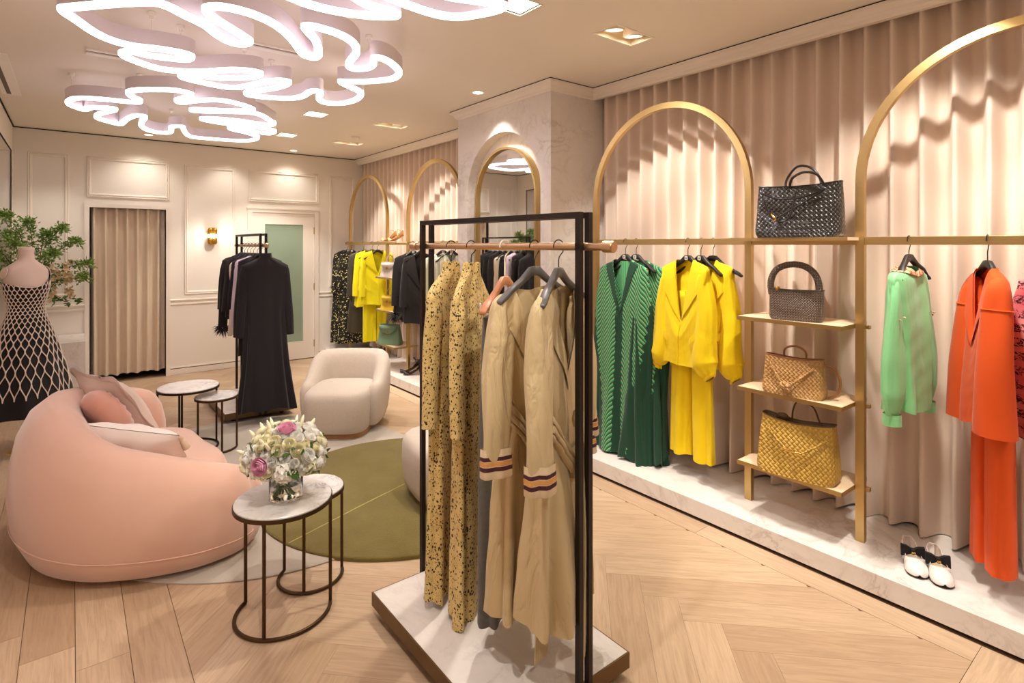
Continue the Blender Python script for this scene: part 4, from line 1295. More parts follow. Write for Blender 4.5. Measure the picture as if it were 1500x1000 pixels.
# -- two beige coat dresses
def coat_dress(label, loc, rz, seed, zh, arms, cuffs, belt_end):
    g = garment('coat_dress', label, 'dress', (loc[0], loc[1], 0), rz, 'beige belted coat dresses')
    zt = 1.452
    L = zt - zh
    sh = [(0, .112, .034, 0, 0), (.012 / L, .122, .034, 0, 0), (.035 / L, .160, .036, 0, 0), (.055 / L, .184, .038, 0, 0), (.09 / L, .196, .042, 0, 0)]
    zw = 1.005
    tw = (zt - zw) / L
    c = Cloth(zt, zh, sh + [(tw * .62, .168, .050, 0, 0), (tw - .03, .126, .046, 0, 0), (tw + .04, .126, .046, 0, 0), (tw + .13, .160, .060, 0, 0), (.8, .186, .078, 0, 0), (1.0, .198, .086, 0, 0)], .30, .02, (.003, .020), 7, seed, .010)
    c.body(84, 46).build('coat_body', M_trench, g, angle=180)
    # turned edge of the wrap neckline
    f0, f1 = rad(186), rad(354)
    c.patch(f0, rad(270), 0, .07, .007, 24, 6).build('neck_facing', M_trench, g, angle=180)
    c.patch(rad(270), f1, 0, .07, .007, 24, 6).build('neck_facing', M_trench, g, angle=180)
    # belt: overlapping folds with a knot and a hanging end
    bp = [(-.040, .004), (-.037, .022), (-.022, .028), (-.013, .026), (-.010, .014), (-.006, .026), (.010, .032), (.018, .028), (.021, .015), (.025, .026), (.038, .026), (.043, .020), (.046, .004)]
    MB().loft([[c.S(2 * PI * k / 72, tw + (q * 1.05 + .014 * math.cos(2 * PI * k / 72 + .6)) / L, o + .002 * math.sin(5 * k + i)) for k in range(72)] for i, (q, o) in enumerate(bp)], True).build('belt', M_trench, g, angle=70)
    bx = -.075 if belt_end < .18 else -.02
    pts = [(bx, -.080, zw - .01), (bx + .006, -.098, zw - .12), (bx + .012, -.108, lerp(zw, belt_end, .5)), (bx + .006, -.112, belt_end + .15), (bx, -.104, belt_end)]
    P = catmull(pts, 5)
    mb = MB().loft([[p + Vector((sx * .030, sy * .003 + .004 * math.sin(i * .6 + sx), 0)) for sx, sy in ((-1, -1), (1, -1), (1, 1), (-1, 1))] for i, p in enumerate(P)], True, True, True)
    mb.build('belt_end', M_trench, g, angle=60)
    kn = MB().lathe([(.0005, -.03), (.022, -.026), (.030, 0), (.022, .026), (.0005, .03)], 14, (bx, -.078, zw), sy=.55)
    kn.build('belt_knot', M_trench, g)
    for s, (pts, radii) in zip((-1, 1), arms):
        mb, rg = sleeve_mb(pts, radii, seed + s * 3, .0050, .72, 24, 7)
        sl = mb.build('sleeve', M_trench, g, angle=180)
        # turned back cuff with stripes, built on the last rings of the sleeve
        P = [sum(r, Vector()) / len(r) for r in rg]
        d = (P[-1] - P[-4]).normalized()
        last = rg[-1]
        cen = P[-1]
        def ring(dist, sc):
            return [cen + (p - cen) * sc + d * dist for p in last]
        MB().loft([ring(-.075, 1.12), ring(-.03, 1.16), ring(.012, 1.18), ring(.016, 1.12), ring(-.02, 1.02)], True).build('cuff', M_cuffcream, sl, angle=60)
        for a, b, m in ((-.052, -.040, M_stripe_maroon), (-.037, -.024, M_stripe_gold), (-.021, -.008, M_stripe_maroon)):
            def sc_at(q):
                return lerp(1.14, 1.185, (q + .075) / .087) + .012
            MB().loft([ring(a, sc_at(a)), ring(b, sc_at(b))], True).build('cuff_stripe', m, sl, angle=60)
    return g
coat_dress('beige belted coat dress with striped cuffs, left one of the pair', (1.340, 1.572), rad(4), 31, .30,
           [([(-.140, 0, 1.415), (-.165, -.003, 1.385), (-.170, -.008, 1.31), (-.205, -.03, 1.17), (-.238, -.06, 1.04), (-.254, -.075, .93), (-.262, -.085, .86)], [.02, .038, .054, .056, .052, .047, .044]),
            ([(.140, 0, 1.415), (.165, -.003, 1.385), (.165, -.005, 1.31), (.185, -.02, 1.16), (.200, -.04, 1.02), (.200, -.06, .90), (.198, -.07, .82)], [.02, .040, .064, .066, .058, .052, .046])], True, .165)
coat_dress('beige belted coat dress with striped cuffs, nearest the front post', (1.352, 1.455), rad(24), 47, .335,
           [([(-.140, 0, 1.415), (-.165, -.003, 1.385), (-.172, -.005, 1.31), (-.205, -.015, 1.17), (-.232, -.03, 1.04), (-.246, -.04, .93), (-.252, -.045, .845)], [.02, .038, .054, .056, .054, .051, .049]),
            ([(.140, 0, 1.415), (.165, -.003, 1.385), (.170, -.004, 1.31), (.195, -.015, 1.16), (.212, -.02, 1.04), (.222, -.025, .95), (.228, -.03, .885)], [.02, .040, .062, .062, .054, .050, .044])], True, .20)
hanger('wide dark grey hanger holding the left beige coat dress', (1.340, 1.572), rad(4), ZR, 'grey', 'hangers on the front rack', .072, .195)
hanger('wide dark grey hanger holding the right beige coat dress', (1.352, 1.455), rad(24), ZR, 'grey', 'hangers on the front rack', .072, .195)

# ================================================================== RIGHT WALL, NEAR
ZW = 1.620
def kaftan(label, loc, rz, seed, zt=1.495, zh=.13):
    g = garment('kaftan', label, 'dress', (loc[0], loc[1], 0), rz, 'green wave print kaftans')
    L = zt - zh
    c = Cloth(zt, zh, scale_sh(zt, zh, .235, .085, .06, .12, .040) + [(.22, .268, .050, 0, 0), (.42, .275, .060, 0, 0), (.7, .255, .070, 0, 0), (1.0, .255, .085, 0, 0)], .36, .0, (.0015, .018), 7, seed, .022)
    c.body(90, 44).build('kaftan_body', M_kaftan, g, angle=180)
    c.patch(rad(188), rad(270), 0, .020, .005, 24, 4).build('neck_band', M_darkgreen, g, angle=180)
    c.patch(rad(270), rad(352), 0, .020, .005, 24, 4).build('neck_band', M_darkgreen, g, angle=180)
    back = MB().loft([[(x, .030 - .02 * (1 - abs(x) / .1), z) for x in (-.088, -.05, 0, .05, .088)] for z in (zt - .01, zt - .36)], closed=False)
    back.build('lining', M_kaftan_in, g)
    # long chiffon side trains
    for s in (1,):
        cc = Cloth(1.10, .118, [(0, .02, .012, 0, 0), (.3, .06, .030, 0, 0), (.7, .085, .05, 0, 0), (1.0, .11, .06, 0, 0)], 0, 0, (.003, .020), 5, seed + 3, .02)
        mb = cc.body(40, 24)
        mb.v = [(x + s * .15, y - .035, z) for x, y, z in mb.v]
        mb.build('chiffon_train', M_darkgreen, g, angle=180)
    for s in (-1, 1):
        MB().tube([(s * .006, -.062, zt - .36), (s * .012, -.068, zt - .41), (s * .006, -.068, zt - .47)], .003, 6).build('neck_tie', M_darkgreen, g)
    return g
kaftan('green wave printed kaftan in front, nearest the column', (3.095, 2.655), rad(-94), 3)
kaftan('second green wave printed kaftan tucked behind the first', (3.150, 2.570), rad(-92), 8, 1.49, .15)
hanger('black hanger with white square plate in the front green kaftan', (3.12, 2.655), rad(-94), ZW, 'black', 'hangers on the near brass rail', .085, .19, plate=True)
hanger('black hanger with white square plate in the rear green kaftan', (3.135, 2.570), rad(-92), ZW, 'black', 'hangers on the near brass rail', .085, .19, plate=True)

def blazer(name, label, loc, rz, m, zt, zh, seed, group=None, balloon=True, sleeves=None, chest=.190, hem=.205, thick=.06, vdepth=.36, buttons=False, badge=False):
    g = garment(name, label, 'jacket', (loc[0], loc[1], 0), rz, group)
    L = zt - zh
    c = Cloth(zt, zh, scale_sh(zt, zh, .198, .075, .05, .11, .044) + [(.35, chest, thick, 0, 0), (.6, chest * .97, thick, 0, 0), (1.0, hem, thick * 1.15, 0, 0)], vdepth, .0, (.0012, .008), 5, seed, .010)
    c.body(80, 34).build('jacket_body', m, g, angle=180)
    for a, b in ((rad(186), rad(270)), (rad(270), rad(354))):
        c.patch(a, b, 0, .1, .008, 26, 5, vfun=lambda f, a=a: (0.0, (.16 * math.sin(PI * min(1.0, max(0.0, (f if a < 4 else 1 - f))) ** .55) + .012))).build('lapel', m, g, angle=180)
    # centre front edge and pocket flaps
    MB().tube([c.S(rad(270), v, .006) for v in [k / 14 for k in range(15)]], .0025, 6).build('front_edge', m, g)
    for a0, a1 in ((rad(214), rad(246)), (rad(294), rad(326))):
        P = c.patch(a0, a1, .60, .675, .016, 10, 4)
        P.build('pocket_flap', m, g, angle=180)
    if badge:
        p = c.S(rad(262), .93, .010)
        MB().lathe([(.0005, .003), (.016, .003), (.018, 0)], 20, sx=1.7, sy=.8).build('dark_badge', M_hg_black, g, loc=p, rot=(rad(90), 0, 0))
    if buttons:
        for v in (.52, .62):
            for a in (rad(258), rad(282)):
                p = c.S(a, v, .008)
                MB().lathe([(.0005, .004), (.009, .003), (.010, 0)], 10).build('button', M_hg_black, g, loc=p, rot=(rad(90), 0, 0))
    for s in (-1, 1):
        if balloon:
            mb, rg = std_sleeve(s, .198, zt - .06, zt - .685, .054, .042, .055, -.03, seed + s, .0050, 28, .078, 9, True)
        else:
            mb, rg = std_sleeve(s, .198, zt - .06, zt - .60, .050, .042, .012, -.025, seed + s, .0025, 22, .047, 5)
        sl = mb.build('sleeve', m, g, angle=180)
        if balloon:
            last = rg[-1]
            cen = sum(last, Vector()) / len(last)
            MB().loft([[cen + (p - cen) * k + Vector((0, 0, dz)) for p in last] for k, dz in ((.96, .004), (1.04, -.012), (.98, -.026), (.7, -.026))], True).build('cuff', m, sl, angle=180)
    return g
blazer('blazer', 'bright yellow blazer with balloon sleeves, in front on near rail', (3.085, 2.130), rad(-102), M_yellow, 1.505, .835, 5, 'bright yellow blazers', vdepth=.40)
blazer('blazer', 'bright yellow blazer behind the front one, sleeve showing right', (3.150, 2.020), rad(-97), M_yellow, 1.505, .85, 15, 'bright yellow blazers', vdepth=.40)
trousers('trousers', 'bright yellow wide trousers hanging below the front yellow blazer', (3.110, 2.10), rad(-100), 1.30, .250, .15, M_yellow, None, .035, .150, .022, seed=2)
for (x, y, w) in ((3.11, 2.130, 'front yellow blazer'), (3.14, 2.055, 'second yellow blazer'), ):
    hanger('black hanger with white square plate in the ' + w, (x, y), rad(-100), ZW, 'black', 'hangers on the near brass rail', .085, .185, plate=True)
hanger('empty black hanger tip poking out behind the yellow blazers', (3.165, 1.985), rad(-95), ZW, 'black', 'hangers on the near brass rail', .085, .22)

# -- mint blouse
g = garment('blouse', 'mint green silk blouse with red beaded collar and full sleeves', 'blouse', (3.10, .925, 0), rad(-4))
c = Cloth(1.500, .830, scale_sh(1.5, .83, .175, .052, .045, .11, .045) + [(.4, .160, .060, 0, 0), (1.0, .160, .066, 0, 0)], .03, .0, (.002, .012), 6, 4, .010)
c.body(72, 34).build('blouse_body', M_mint, g, angle=180)
cb_ = MB().loft([[c.S(2 * PI * k / 36, v, o) for k in range(36)] for v, o in ((-.002, .004), (.010, .008), (.026, .010), (.034, .006))], True)
cb_.build('beaded_collar', M_bead, g)
for s in (-1, 1):
    pts = [(s * .120, 0, 1.455), (s * .140, -.002, 1.41), (s * .155, -.006, 1.28), (s * .175, -.01, 1.08), (s * .185, -.01, .92), (s * .190, -.01, .835)]
    mb, rg = sleeve_mb(pts, [.018, .040, .052, .066, .066, .034], 5 + s, .005, .62, 24, 6, 8)
    sl = mb.build('sleeve', M_mint, g, angle=180)
    MB().lathe([(.036, 0), (.038, -.05), (.034, -.052), (.032, 0)], 20, (s * .190, -.01, .838)).build('cuff', M_mint, sl)
    for k in range(3):
        MB().lathe([(.0005, -.005), (.007, 0), (.0005, .005)], 8, (s * (.165 + .016 * k), -.050 + .012 * k, 1.275 - .012 * k)).build('bead_trim', M_bead, sl)
hanger('slim black hanger holding the mint green blouse', (3.12, .925), rad(-4), ZW, 'black', 'hangers on the near brass rail', .062, .16)

# -- orange jacket over orange trousers
g = garment('cape_jacket', 'orange cape jacket hanging over matching orange trousers', 'jacket', (3.10, .635, 0), rad(-148))
c = Cloth(1.50, .845, scale_sh(1.50, .845, .150, .06, .06, .11, .05) + [(.4, .150, .060, 0, 0), (1.0, .160, .075, 0, 0)], .30, .0, (.0015, .008), 4, 14, .015)
c.body(72, 34).build('jacket_body', M_orange, g, angle=180)
for a, b in ((rad(186), rad(270)), (rad(270), rad(354))):
    c.patch(a, b, 0, .10, .007, 22, 5).build('front_facing', M_orange, g, angle=180)
for s in (-1, 1):
    pts = [(s * .095, 0, 1.45), (s * .118, -.004, 1.41), (s * .122, -.012, 1.28), (s * .132, -.02, 1.08), (s * .136, -.02, .82)]
    mb, rg = sleeve_mb(pts, [.02, .045, .060, .072, .080], 25 + s, .003, .9, 24, 6, 4)
    sl = mb.build('sleeve', M_orange, g, angle=180)
    MB().tube([p + Vector((0, 0, 0)) for p in rg[10]], .004, 6, closed=True).build('arm_seam', M_orange, sl)
trousers('trousers', 'orange wide trousers beneath the orange cape jacket', (3.13, .620), rad(-142), 1.25, .215, .10, M_orange, None, .045, .115, .002, seed=7, fold=.006)
hanger('slim black hanger holding the orange cape jacket', (3.12, .635), rad(-148), ZW, 'black', 'hangers on the near brass rail', .085, .13)

# -- pink printed shirt at the right edge
g = garment('shirt', 'pink shirt covered in black scribble print at right edge', 'shirt', (3.10, .365, 0), rad(-110))
c = Cloth(1.50, .80, scale_sh(1.5, .80, .19, .06, .05, .11, .05) + [(.4, .20, .08, 0, 0), (1.0, .21, .09, 0, 0)], .10, 0, (.002, .012), 6, 24, .012)
c.body(64, 30).build('shirt_body', M_script, g, angle=180)
for s in (-1, 1):
    mb, _ = std_sleeve(s, .19, 1.44, .86, .054, .048, .02, -.02, 8 + s, .003)
    mb.build('sleeve', M_script, g, angle=180)
MB().loft([[c.S(2 * PI * k / 32, v, o) for k in range(32)] for v, o in ((.0, .004), (.03, .014), (.05, .012))], True).build('collar', M_script, g)
hanger('slim black hanger holding the pink printed shirt', (3.12, .365), rad(-110), ZW, 'black', 'hangers on the near brass rail', .100, .15)

# ================================================================== RIGHT WALL, FAR
far_h = 'hangers on the far brass rail'
def simple_dress(name, label, cat, loc, rz, m, zt, zh, seed, group=None, shw=.19, chest=.18, hem=.20, vf=.12, sleeve=None, fold=(.002, .014), thick=.055, cuffm=None, neck=.06, mm=30):
    g = garment(name, label, cat, (loc[0], loc[1], 0), rz, group)
    c = Cloth(zt, zh, scale_sh(zt, zh, shw, neck, .05, .11, .045) + [(.35, chest, thick, 0, 0), (1.0, hem, thick * 1.4, 0, 0)], vf, 0, fold, 6, seed, .012)
    c.body(56, mm).build('body', m, g, angle=180)
    if sleeve:
        for s in (-1, 1):
            zz = zt - sleeve
            mb, rg = std_sleeve(s, shw, zt - .06, zz, .050, .040, .015, -.02, seed + s, .003, 18)
            sl = mb.build('sleeve', m, g, angle=180)
            if cuffm:
                cen = sum(rg[-1], Vector()) / len(rg[-1])
                feather(cen, .075, 150, seed + s, cuffm, sl)
    return g
def feather(c, r, n, seed, m, parent, name='feather_trim', down=1.0):
    rr = random.Random(seed)
    mb = MB()
    for _ in range(n):
        a, e = rr.uniform(0, 2 * PI), rr.uniform(-1.2, .9)
        d = Vector((math.cos(a) * math.cos(e), math.sin(a) * math.cos(e), math.sin(e) - .4 * down)).normalized()
        L = r * rr.uniform(.6, 1.25)
        p0 = c + d * .012
        p1 = p0 + d * L * .55
        p2 = p0 + d * L + Vector((0, 0, -.25 * L))
        s = d.orthogonal().normalized() * .0035
        i = mb.verts([p0 - s, p0 + s, p1 + s * 1.3, p1 - s * 1.3, p2])
        mb.f += [(i, i + 1, i + 2, i + 3), (i + 3, i + 2, i + 4)]
    return tag(mb.build(name, m, parent, angle=180), kind='stuff')

simple_dress('midi_dress', 'black dress with yellow blossom print, leftmost on far rail', 'dress', (3.11, 7.80), rad(-8), M_floral_dark, 1.525, .205, 51, None, .185, .18, .215, .20, .62, thick=.06)
hanger('black hanger in the black and yellow blossom dress', (3.12, 7.80), rad(-8), ZW, 'black', far_h, .085, .17, plate=True)
simple_dress('midi_dress', 'second blossom print dress mostly hidden on the far rail', 'dress', (3.13, 7.66), rad(-8), M_floral_dark, 1.50, .23, 52, None, .18, .17, .20, .20, .50)
hanger('black hanger in the hidden blossom print dress', (3.12, 7.66), rad(-8), ZW, 'black', far_h, .085, .17, plate=True)
blazer('coat', 'dark olive leather coat beside the blossom print dress', (3.12, 7.24), rad(-8), M_olive, 1.515, .43, 61, None, False, vdepth=.18, chest=.20, hem=.225)
hanger('black hanger in the dark olive leather coat', (3.12, 7.24), rad(-8), ZW, 'black', far_h, .085, .18)
blazer('blazer', 'citron yellow double breasted blazer on the far rail', (3.10, 6.97), rad(-16), M_citron, 1.53, .80, 62, 'citron yellow blazers', False, vdepth=.40, buttons=True, badge=True)
blazer('blazer', 'citron yellow jacket right behind the citron double breasted one', (3.12, 6.80), rad(-16), M_citron, 1.53, .83, 63, 'citron yellow blazers', False, vdepth=.30)
hanger('black hanger in the citron double breasted blazer', (3.12, 6.97), rad(-14), ZW, 'black', far_h, .080, .18)
hanger('black hanger in the rear citron jacket', (3.12, 6.80), rad(-14), ZW, 'black', far_h, .080, .18)
trousers('trousers', 'citron yellow straight trousers under the citron blazers', (3.12, 6.85), rad(-16), 1.20, .345, .16, M_citron, None, .035, .15, .01, seed=4)
# black tuxedo jackets with feather hem
M_feather = mat('black_feather', srgb(38, 33, 33), .8)
b1 = blazer('tuxedo_jacket', 'black jacket with feathered hem right of the far shelves', (3.10, 5.84), rad(-18), M_black2, 1.50, .83, 65, 'black jackets on the far rail', False, vdepth=.42)
for k in range(9):
    a = 2 * PI * k / 9
    feather(Vector((.19 * math.cos(a), .065 * math.sin(a), .80)), .09, 60, 70 + k, M_feather, b1)
MB().box(-.008, .008, -.010, -.006, 1.30, 1.40).build('swing_tag', M_tag, b1, smooth=False)
hanger('black hanger in the feather hemmed black jacket', (3.12, 5.84), rad(-18), ZW, 'black', far_h, .085, .18, plate=True)
blazer('tuxedo_jacket', 'black jacket partly hidden behind the front rack post', (3.12, 5.66), rad(-18), M_black2, 1.50, .72, 66, 'black jackets on the far rail', False, vdepth=.42)
hanger('black hanger in the black jacket behind the front rack post', (3.12, 5.66), rad(-18), ZW, 'black', far_h, .085, .18)
simple_dress('shirt_dress', 'cream and green striped dress seen between speckled dress shoulders', 'dress', (3.10, 5.17), rad(-24), M_stripe, 1.50, .35, 71, None, .185, .18, .20, .08, .5)
hanger('black hanger in the first striped dress', (3.12, 5.17), rad(-24), ZW, 'black', far_h, .075, .17, plate=True)
simple_dress('shirt_dress', 'second cream and green striped dress next to the column', 'dress', (3.12, 5.00), rad(-24), M_stripe, 1.50, .35, 72, None, .185, .18, .20, .08, .5)
hanger('black hanger in the second striped dress by the column', (3.12, 5.00), rad(-24), ZW, 'black', far_h, .075, .17, plate=True)

# ================================================================== BACK RACK
XR2 = 1.377
bk = 'hangers on the back rack'
g = garment('gown', 'long black high neck gown at the front of the back rack', 'dress', (XR2, 5.378, 0), rad(-4))
zt, zh = 1.525, .125
L = zt - zh
c = Cloth(zt, zh, [(0, .050, .040, 0, 0), (.045 / L, .056, .042, 0, 0), (.06 / L, .09, .044, 0, 0), (.085 / L, .150, .046, 0, 0), (.115 / L, .195, .052, 0, 0), (.16 / L, .200, .050, 0, 0), (.42, .165, .048, 0, -.006), (.7, .195, .066, 0, -.022), (1.0, .250, .095, 0, -.050)], 0, 0, (.001, .016), 9, 81, .012)
c.body(90, 44).build('gown_body', M_black, g, angle=180)
for s in (-1, 1):
    mb, _ = std_sleeve(s, .205, 1.405, .775, .044, .032, .014, -.02, 82 + s, .002)
    mb.build('sleeve', M_black, g, angle=180)
MB().lathe([(.052, 0), (.053, .020), (.050, .024), (.047, .0)], 26, (0, 0, zt - .024), sy=.8).build('collar', M_black, g)
hanger('grey hanger in the long black gown', (XR2, 5.378), rad(-4), ZR, 'black', bk, .125, .17)
spec_ = [
 (5.54, 'second black dress just behind the long black gown', 'dress', 'dress', M_black2, 1.50, .60, .74),
 (5.66, 'lilac silk blouse showing left of the black gown', 'blouse', 'blouse', M_lilac, 1.50, .78, .66),
 (5.80, 'black knit top between lilac blouse and ivory ruffle dress', 'top', 'top', M_black, 1.49, .95, .50),
 (5.92, 'ivory ruffled dress hanging inside the back rack', 'dress', 'dress', M_ivory, 1.47, .72, None),
 (6.04, 'black crepe jacket deep inside the back rack', 'jacket', 'jacket', M_black2, 1.50, .90, .55),
 (6.26, 'short black jacket at the far end of the back rack', 'jacket', 'jacket', M_black2, 1.50, .85, .55),
]
for i, (y, lab, nm, cat, m, zt, zh, sv) in enumerate(spec_):
    simple_dress(nm, lab, cat, (XR2, y), rad(-4), m, zt, zh, 90 + i, None, .19, .175, .19, .05, sv, mm=24)
    hanger('hanger on the back rack inside the ' + ' '.join(lab.split()[:3 if not lab.startswith('second') else 3]), (XR2, y), rad(-4), ZR, 'black', bk, .070, .175)
simple_dress('feather_top', 'black top with feather cuffs, leftmost on the back rack', 'top', (XR2, 6.15), rad(-4), M_black, 1.50, .90, 97, None, .20, .18, .19, .05, .72, cuffm=M_feather, mm=24)
hanger('hanger on the back rack inside the feather cuffed top', (XR2, 6.15), rad(-4), ZR, 'black', bk, .070, .175)
# ================================================================== BAGS
def bag(name, label, loc, rz, w, h, d, m, group, top_w=.92, top_d=.35, sag=.02, mh=None, dipcorner=0.0, tilt=0.0, seed=1, pw=.32):
    t = thing(name, label, 'handbag', loc, rz, group)
    n = 64
    r = random.Random(seed)
    ph = [r.uniform(0, 6.28) for _ in range(4)]
    rings = []
    for j in range(15):
        v = j / 14
        k = {0: .93, 1: .985}.get(j, 1.0)
        ww = lerp(w, w * top_w, v) * k
        dd = lerp(d, d * top_d, v ** .8) * k
        ring = []
        for i in range(n):
            a = 2 * PI * i / n
            x = ww / 2 * spow(math.cos(a), pw)
            y = dd / 2 * spow(math.sin(a), pw + .12) * (1 + .06 * math.sin(3 * v * PI + ph[0] + 2 * x / w))
            y += .006 * math.sin(9 * x / w + ph[1] + 3 * v) * v
            z = h * v - sag * v ** 2 * (1 - (2 * x / w) ** 2) + dipcorner * v ** 2 * abs(2 * x / w) ** 3
            ring.append((x + tilt * v * x, y, max(z, .001)))
        rings.append(ring)
    mb = MB().loft(rings, True, True, False)
    inner = [[(x * .97, y * .90, z - .004) for x, y, z in rings[-1]], [(x * .95, y * .8, z - h * .35) for x, y, z in rings[-1]]]
    body = mb.build('bag_body', m, t, angle=60)
    MB().loft([[(x, y, z) for x, y, z in rings[-1]], inner[0], inner[1]], True, False, True).build('lining', mh or m, t, angle=60)
    MB().tube([(x, y, z) for x, y, z in rings[-1]], .003, 6, closed=True).build('top_edge', mh or m, t)
    return t
M_bag_black = weave('black_plaited_leather', srgb(40, 35, 32), srgb(50, 44, 40), .024, .28, .6, .4)
M_leather_black = mat('black_leather', srgb(34, 28, 26), .32)
M_bag_pewter = weave('bronze_black_mesh', srgb(112, 94, 80), srgb(52, 40, 36), .013, .34, .8, .2, .4)
M_bag_tan = weave('tan_plaited_leather', srgb(188, 142, 84), srgb(176, 128, 72), .022, .4, .6, .2)
M_leather_tan = mat('tan_leather', srgb(150, 96, 54), .45)
M_bag_mustard = weave('mustard_plaited_leather', srgb(196, 154, 62), srgb(182, 140, 52), .026, .45, .75, .15)
M_leather_olive = mat('olive_brown_leather', srgb(92, 68, 34), .5)
M_goldpolish = mat('polished_gold', srgb(224, 184, 104), .2, 1.0)
bgrp = 'handbags on the near brass shelves'
R90 = rad(-84)
# largest black tote on the rail-height shelf
t = bag('handbag', 'large black woven leather tote on the top shelf', (3.03, 1.395, 1.6385), R90, .43, .285, .17, M_bag_black, bgrp, .96, .45, .015, M_leather_black, .0, seed=3)
for y, s in ((-.05, -1), (.05, 1)):
    pts = catmull([(-.085, y, .262), (-.082, y * 1.2, .32), (-.03, y * 1.3, .385), (.04, y * 1.3, .372), (.085, y * 1.2, .31), (.09, y, .258)], 5) if s > 0 else catmull([(-.03, y, .262), (-.01, y * 1.3, .31), (.05, y * 1.5, .335), (.11, y * 1.4, .318), (.14, y, .262)], 5)
    MB().tube(pts, .0065, 8).build('handle', M_leather_black, t)
MB().tube(catmull([(-.165, -.072, .24), (-.12, -.085, .13), (-.07, -.092, .085), (-.02, -.092, .10), (.0, -.085, .16), (.01, -.075, .235)], 6), .0045, 8).build('shoulder_strap', M_leather_black, t)
MB().tube(catmull([(-.165, -.072, .24), (-.08, -.080, .205), (.04, -.078, .205), (.15, -.068, .245)], 6), .0045, 8).tube(catmull([(-.09, -.085, .10), (.02, -.085, .16), (.10, -.078, .21), (.15, -.068, .245)], 6), .004, 8).build('draw_cord', M_leather_black, t)
MB().tube(catmull([(-.105, -.092, .125), (-.092, -.100, .11), (-.082, -.096, .095), (-.095, -.100, .085)], 4), .006, 8).build('cord_knot', M_goldpolish, t)
# small pewter bag with arched handle
t = bag('handbag', 'small bronze black woven bag with thick arched handle, second shelf', (3.02, 1.405, 1.2005), R90, .265, .165, .10, M_bag_pewter, bgrp, 1.02, .55, .008, M_leather_black, .0, seed=5, pw=.4)
MB().tube(catmull([(-.125, 0, .13), (-.13, 0, .20), (-.10, 0, .265), (-.03, 0, .295), (.04, 0, .288), (.09, 0, .25), (.112, 0, .19), (.118, -.012, .12)], 6), .0135, 10, flat=1.3).build('handle', M_bag_pewter, t)
MB().tube([(.112, -.025, .115), (.112, .02, .115)], .019, 14).build('handle_loop', M_leather_black, t)
MB().lathe([(.0005, -.014), (.010, -.011), (.014, 0), (.010, .011), (.0005, .014)], 16, (-.085, -.024, .165)).build('clasp', M_goldpolish, t)
# tan bag
t = bag('handbag', 'tan woven leather bag with knotted cord, third shelf', (3.02, 1.415, .8055), R90, .315, .205, .13, M_bag_tan, bgrp, .90, .38, .012, M_leather_tan, .0, seed=7)
MB().tube(catmull([(-.055, .01, .19), (-.05, .012, .235), (.0, .012, .255), (.05, .012, .235), (.058, .01, .19)], 6), .0055, 8).build('handle', M_leather_tan, t)
MB().tube(catmull([(-.115, -.036, .165), (-.07, -.055, .10), (-.03, -.066, .055), (.01, -.066, .065), (.06, -.054, .11), (.105, -.040, .15)], 6), .0065, 8).build('draw_cord', M_bag_tan, t)
MB().tube(catmull([(-.05, -.066, .062), (-.02, -.078, .05), (.01, -.074, .072), (.0, -.082, .055), (-.03, -.072, .075), (.02, -.070, .045)], 5), .0085, 8).build('cord_knot', M_bag_tan, t)
MB().tube(catmull([(.135, 0, .18), (.185, .01, .165), (.215, .015, .11), (.205, .015, .04), (.165, .01, .012), (.145, .0, .02)], 6), .0055, 8).build('shoulder_strap', M_leather_tan, t)
# mustard tote
t = bag('handbag', 'large mustard woven leather tote with gold clasp, lowest shelf', (3.02, 1.395, .3885), R90, .40, .30, .19, M_bag_mustard, bgrp, .90, .42, .025, M_leather_olive, .0, seed=9)
MB().tube(catmull([(-.04, .03, .27), (-.035, .034, .33), (-.01, .036, .375), (.06, .036, .36), (.09, .034, .30), (.105, .03, .255)], 6), .0045, 8).build('handle', M_leather_olive, t)
MB().tube(catmull([(-.14, -.052, .245), (-.09, -.072, .19), (-.03, -.090, .15)], 6), .005, 8).tube(catmull([(.05, -.090, .145), (.10, -.078, .18), (.155, -.055, .225)], 6), .005, 8).build('draw_cord', M_bag_mustard, t)
MB().tube([(-.04, -.094, .150), (-.005, -.098, .146)], [.007, .005], 10).tube([(.018, -.098, .142), (.05, -.094, .140)], [.006, .009], 10).tube([(-.005, -.098, .146), (.018, -.098, .142)], .003, 8).build('clasp', M_goldpolish, t)
MB().lathe([(.002, 0), (.03, .012), (.035, .03), (.02, .045), (.002, .048)], 14, (-.085, .02, .255), sy=.4).build('luggage_tag', M_leather_olive, t)
# far shelves
fb = 'handbags on the far brass shelves'
for lab, z, mcol, w, h in (('pale grey leather handbag on the upper far shelf', 1.2105, srgb(214, 200, 188), .25, .18), ('yellow leather handbag on the middle far shelf', .8105, srgb(226, 188, 60), .24, .18), ('sage green leather handbag on the lower far shelf', .4005, srgb(112, 140, 112), .33, .24)):
    m = fabric('bag_leather', mcol, tuple(x * .9 for x in mcol[:3]) + (1,), 150, .15, .42, 0, 5, .4, .4)
    t = bag('handbag', lab, (3.02, 6.23, z), rad(-62), w, h, .13, m, fb, .80, .5, .0, m, seed=11)
    MB().tube(catmull([(-.045, 0, h - .005), (-.045, 0, h + .05), (0, 0, h + .085), (.045, 0, h + .05), (.045, 0, h - .005)], 5), .007, 8).build('handle', m, t)
    fl = MB().loft([[(-.40 * w, -.040, h * .96), (.40 * w, -.040, h * .96)], [(-.36 * w, -.058, h * .78), (.36 * w, -.058, h * .78)], [(-.15 * w, -.068, h * .58), (.15 * w, -.068, h * .58)]], closed=False)
    fl.build('flap', m, t, solid=.006)
    MB().lathe([(.0005, .006), (.012, .004), (.014, 0)], 12).build('turn_lock', M_goldpolish, t, loc=(0, -.068, h * .62), rot=(rad(90), 0, 0))

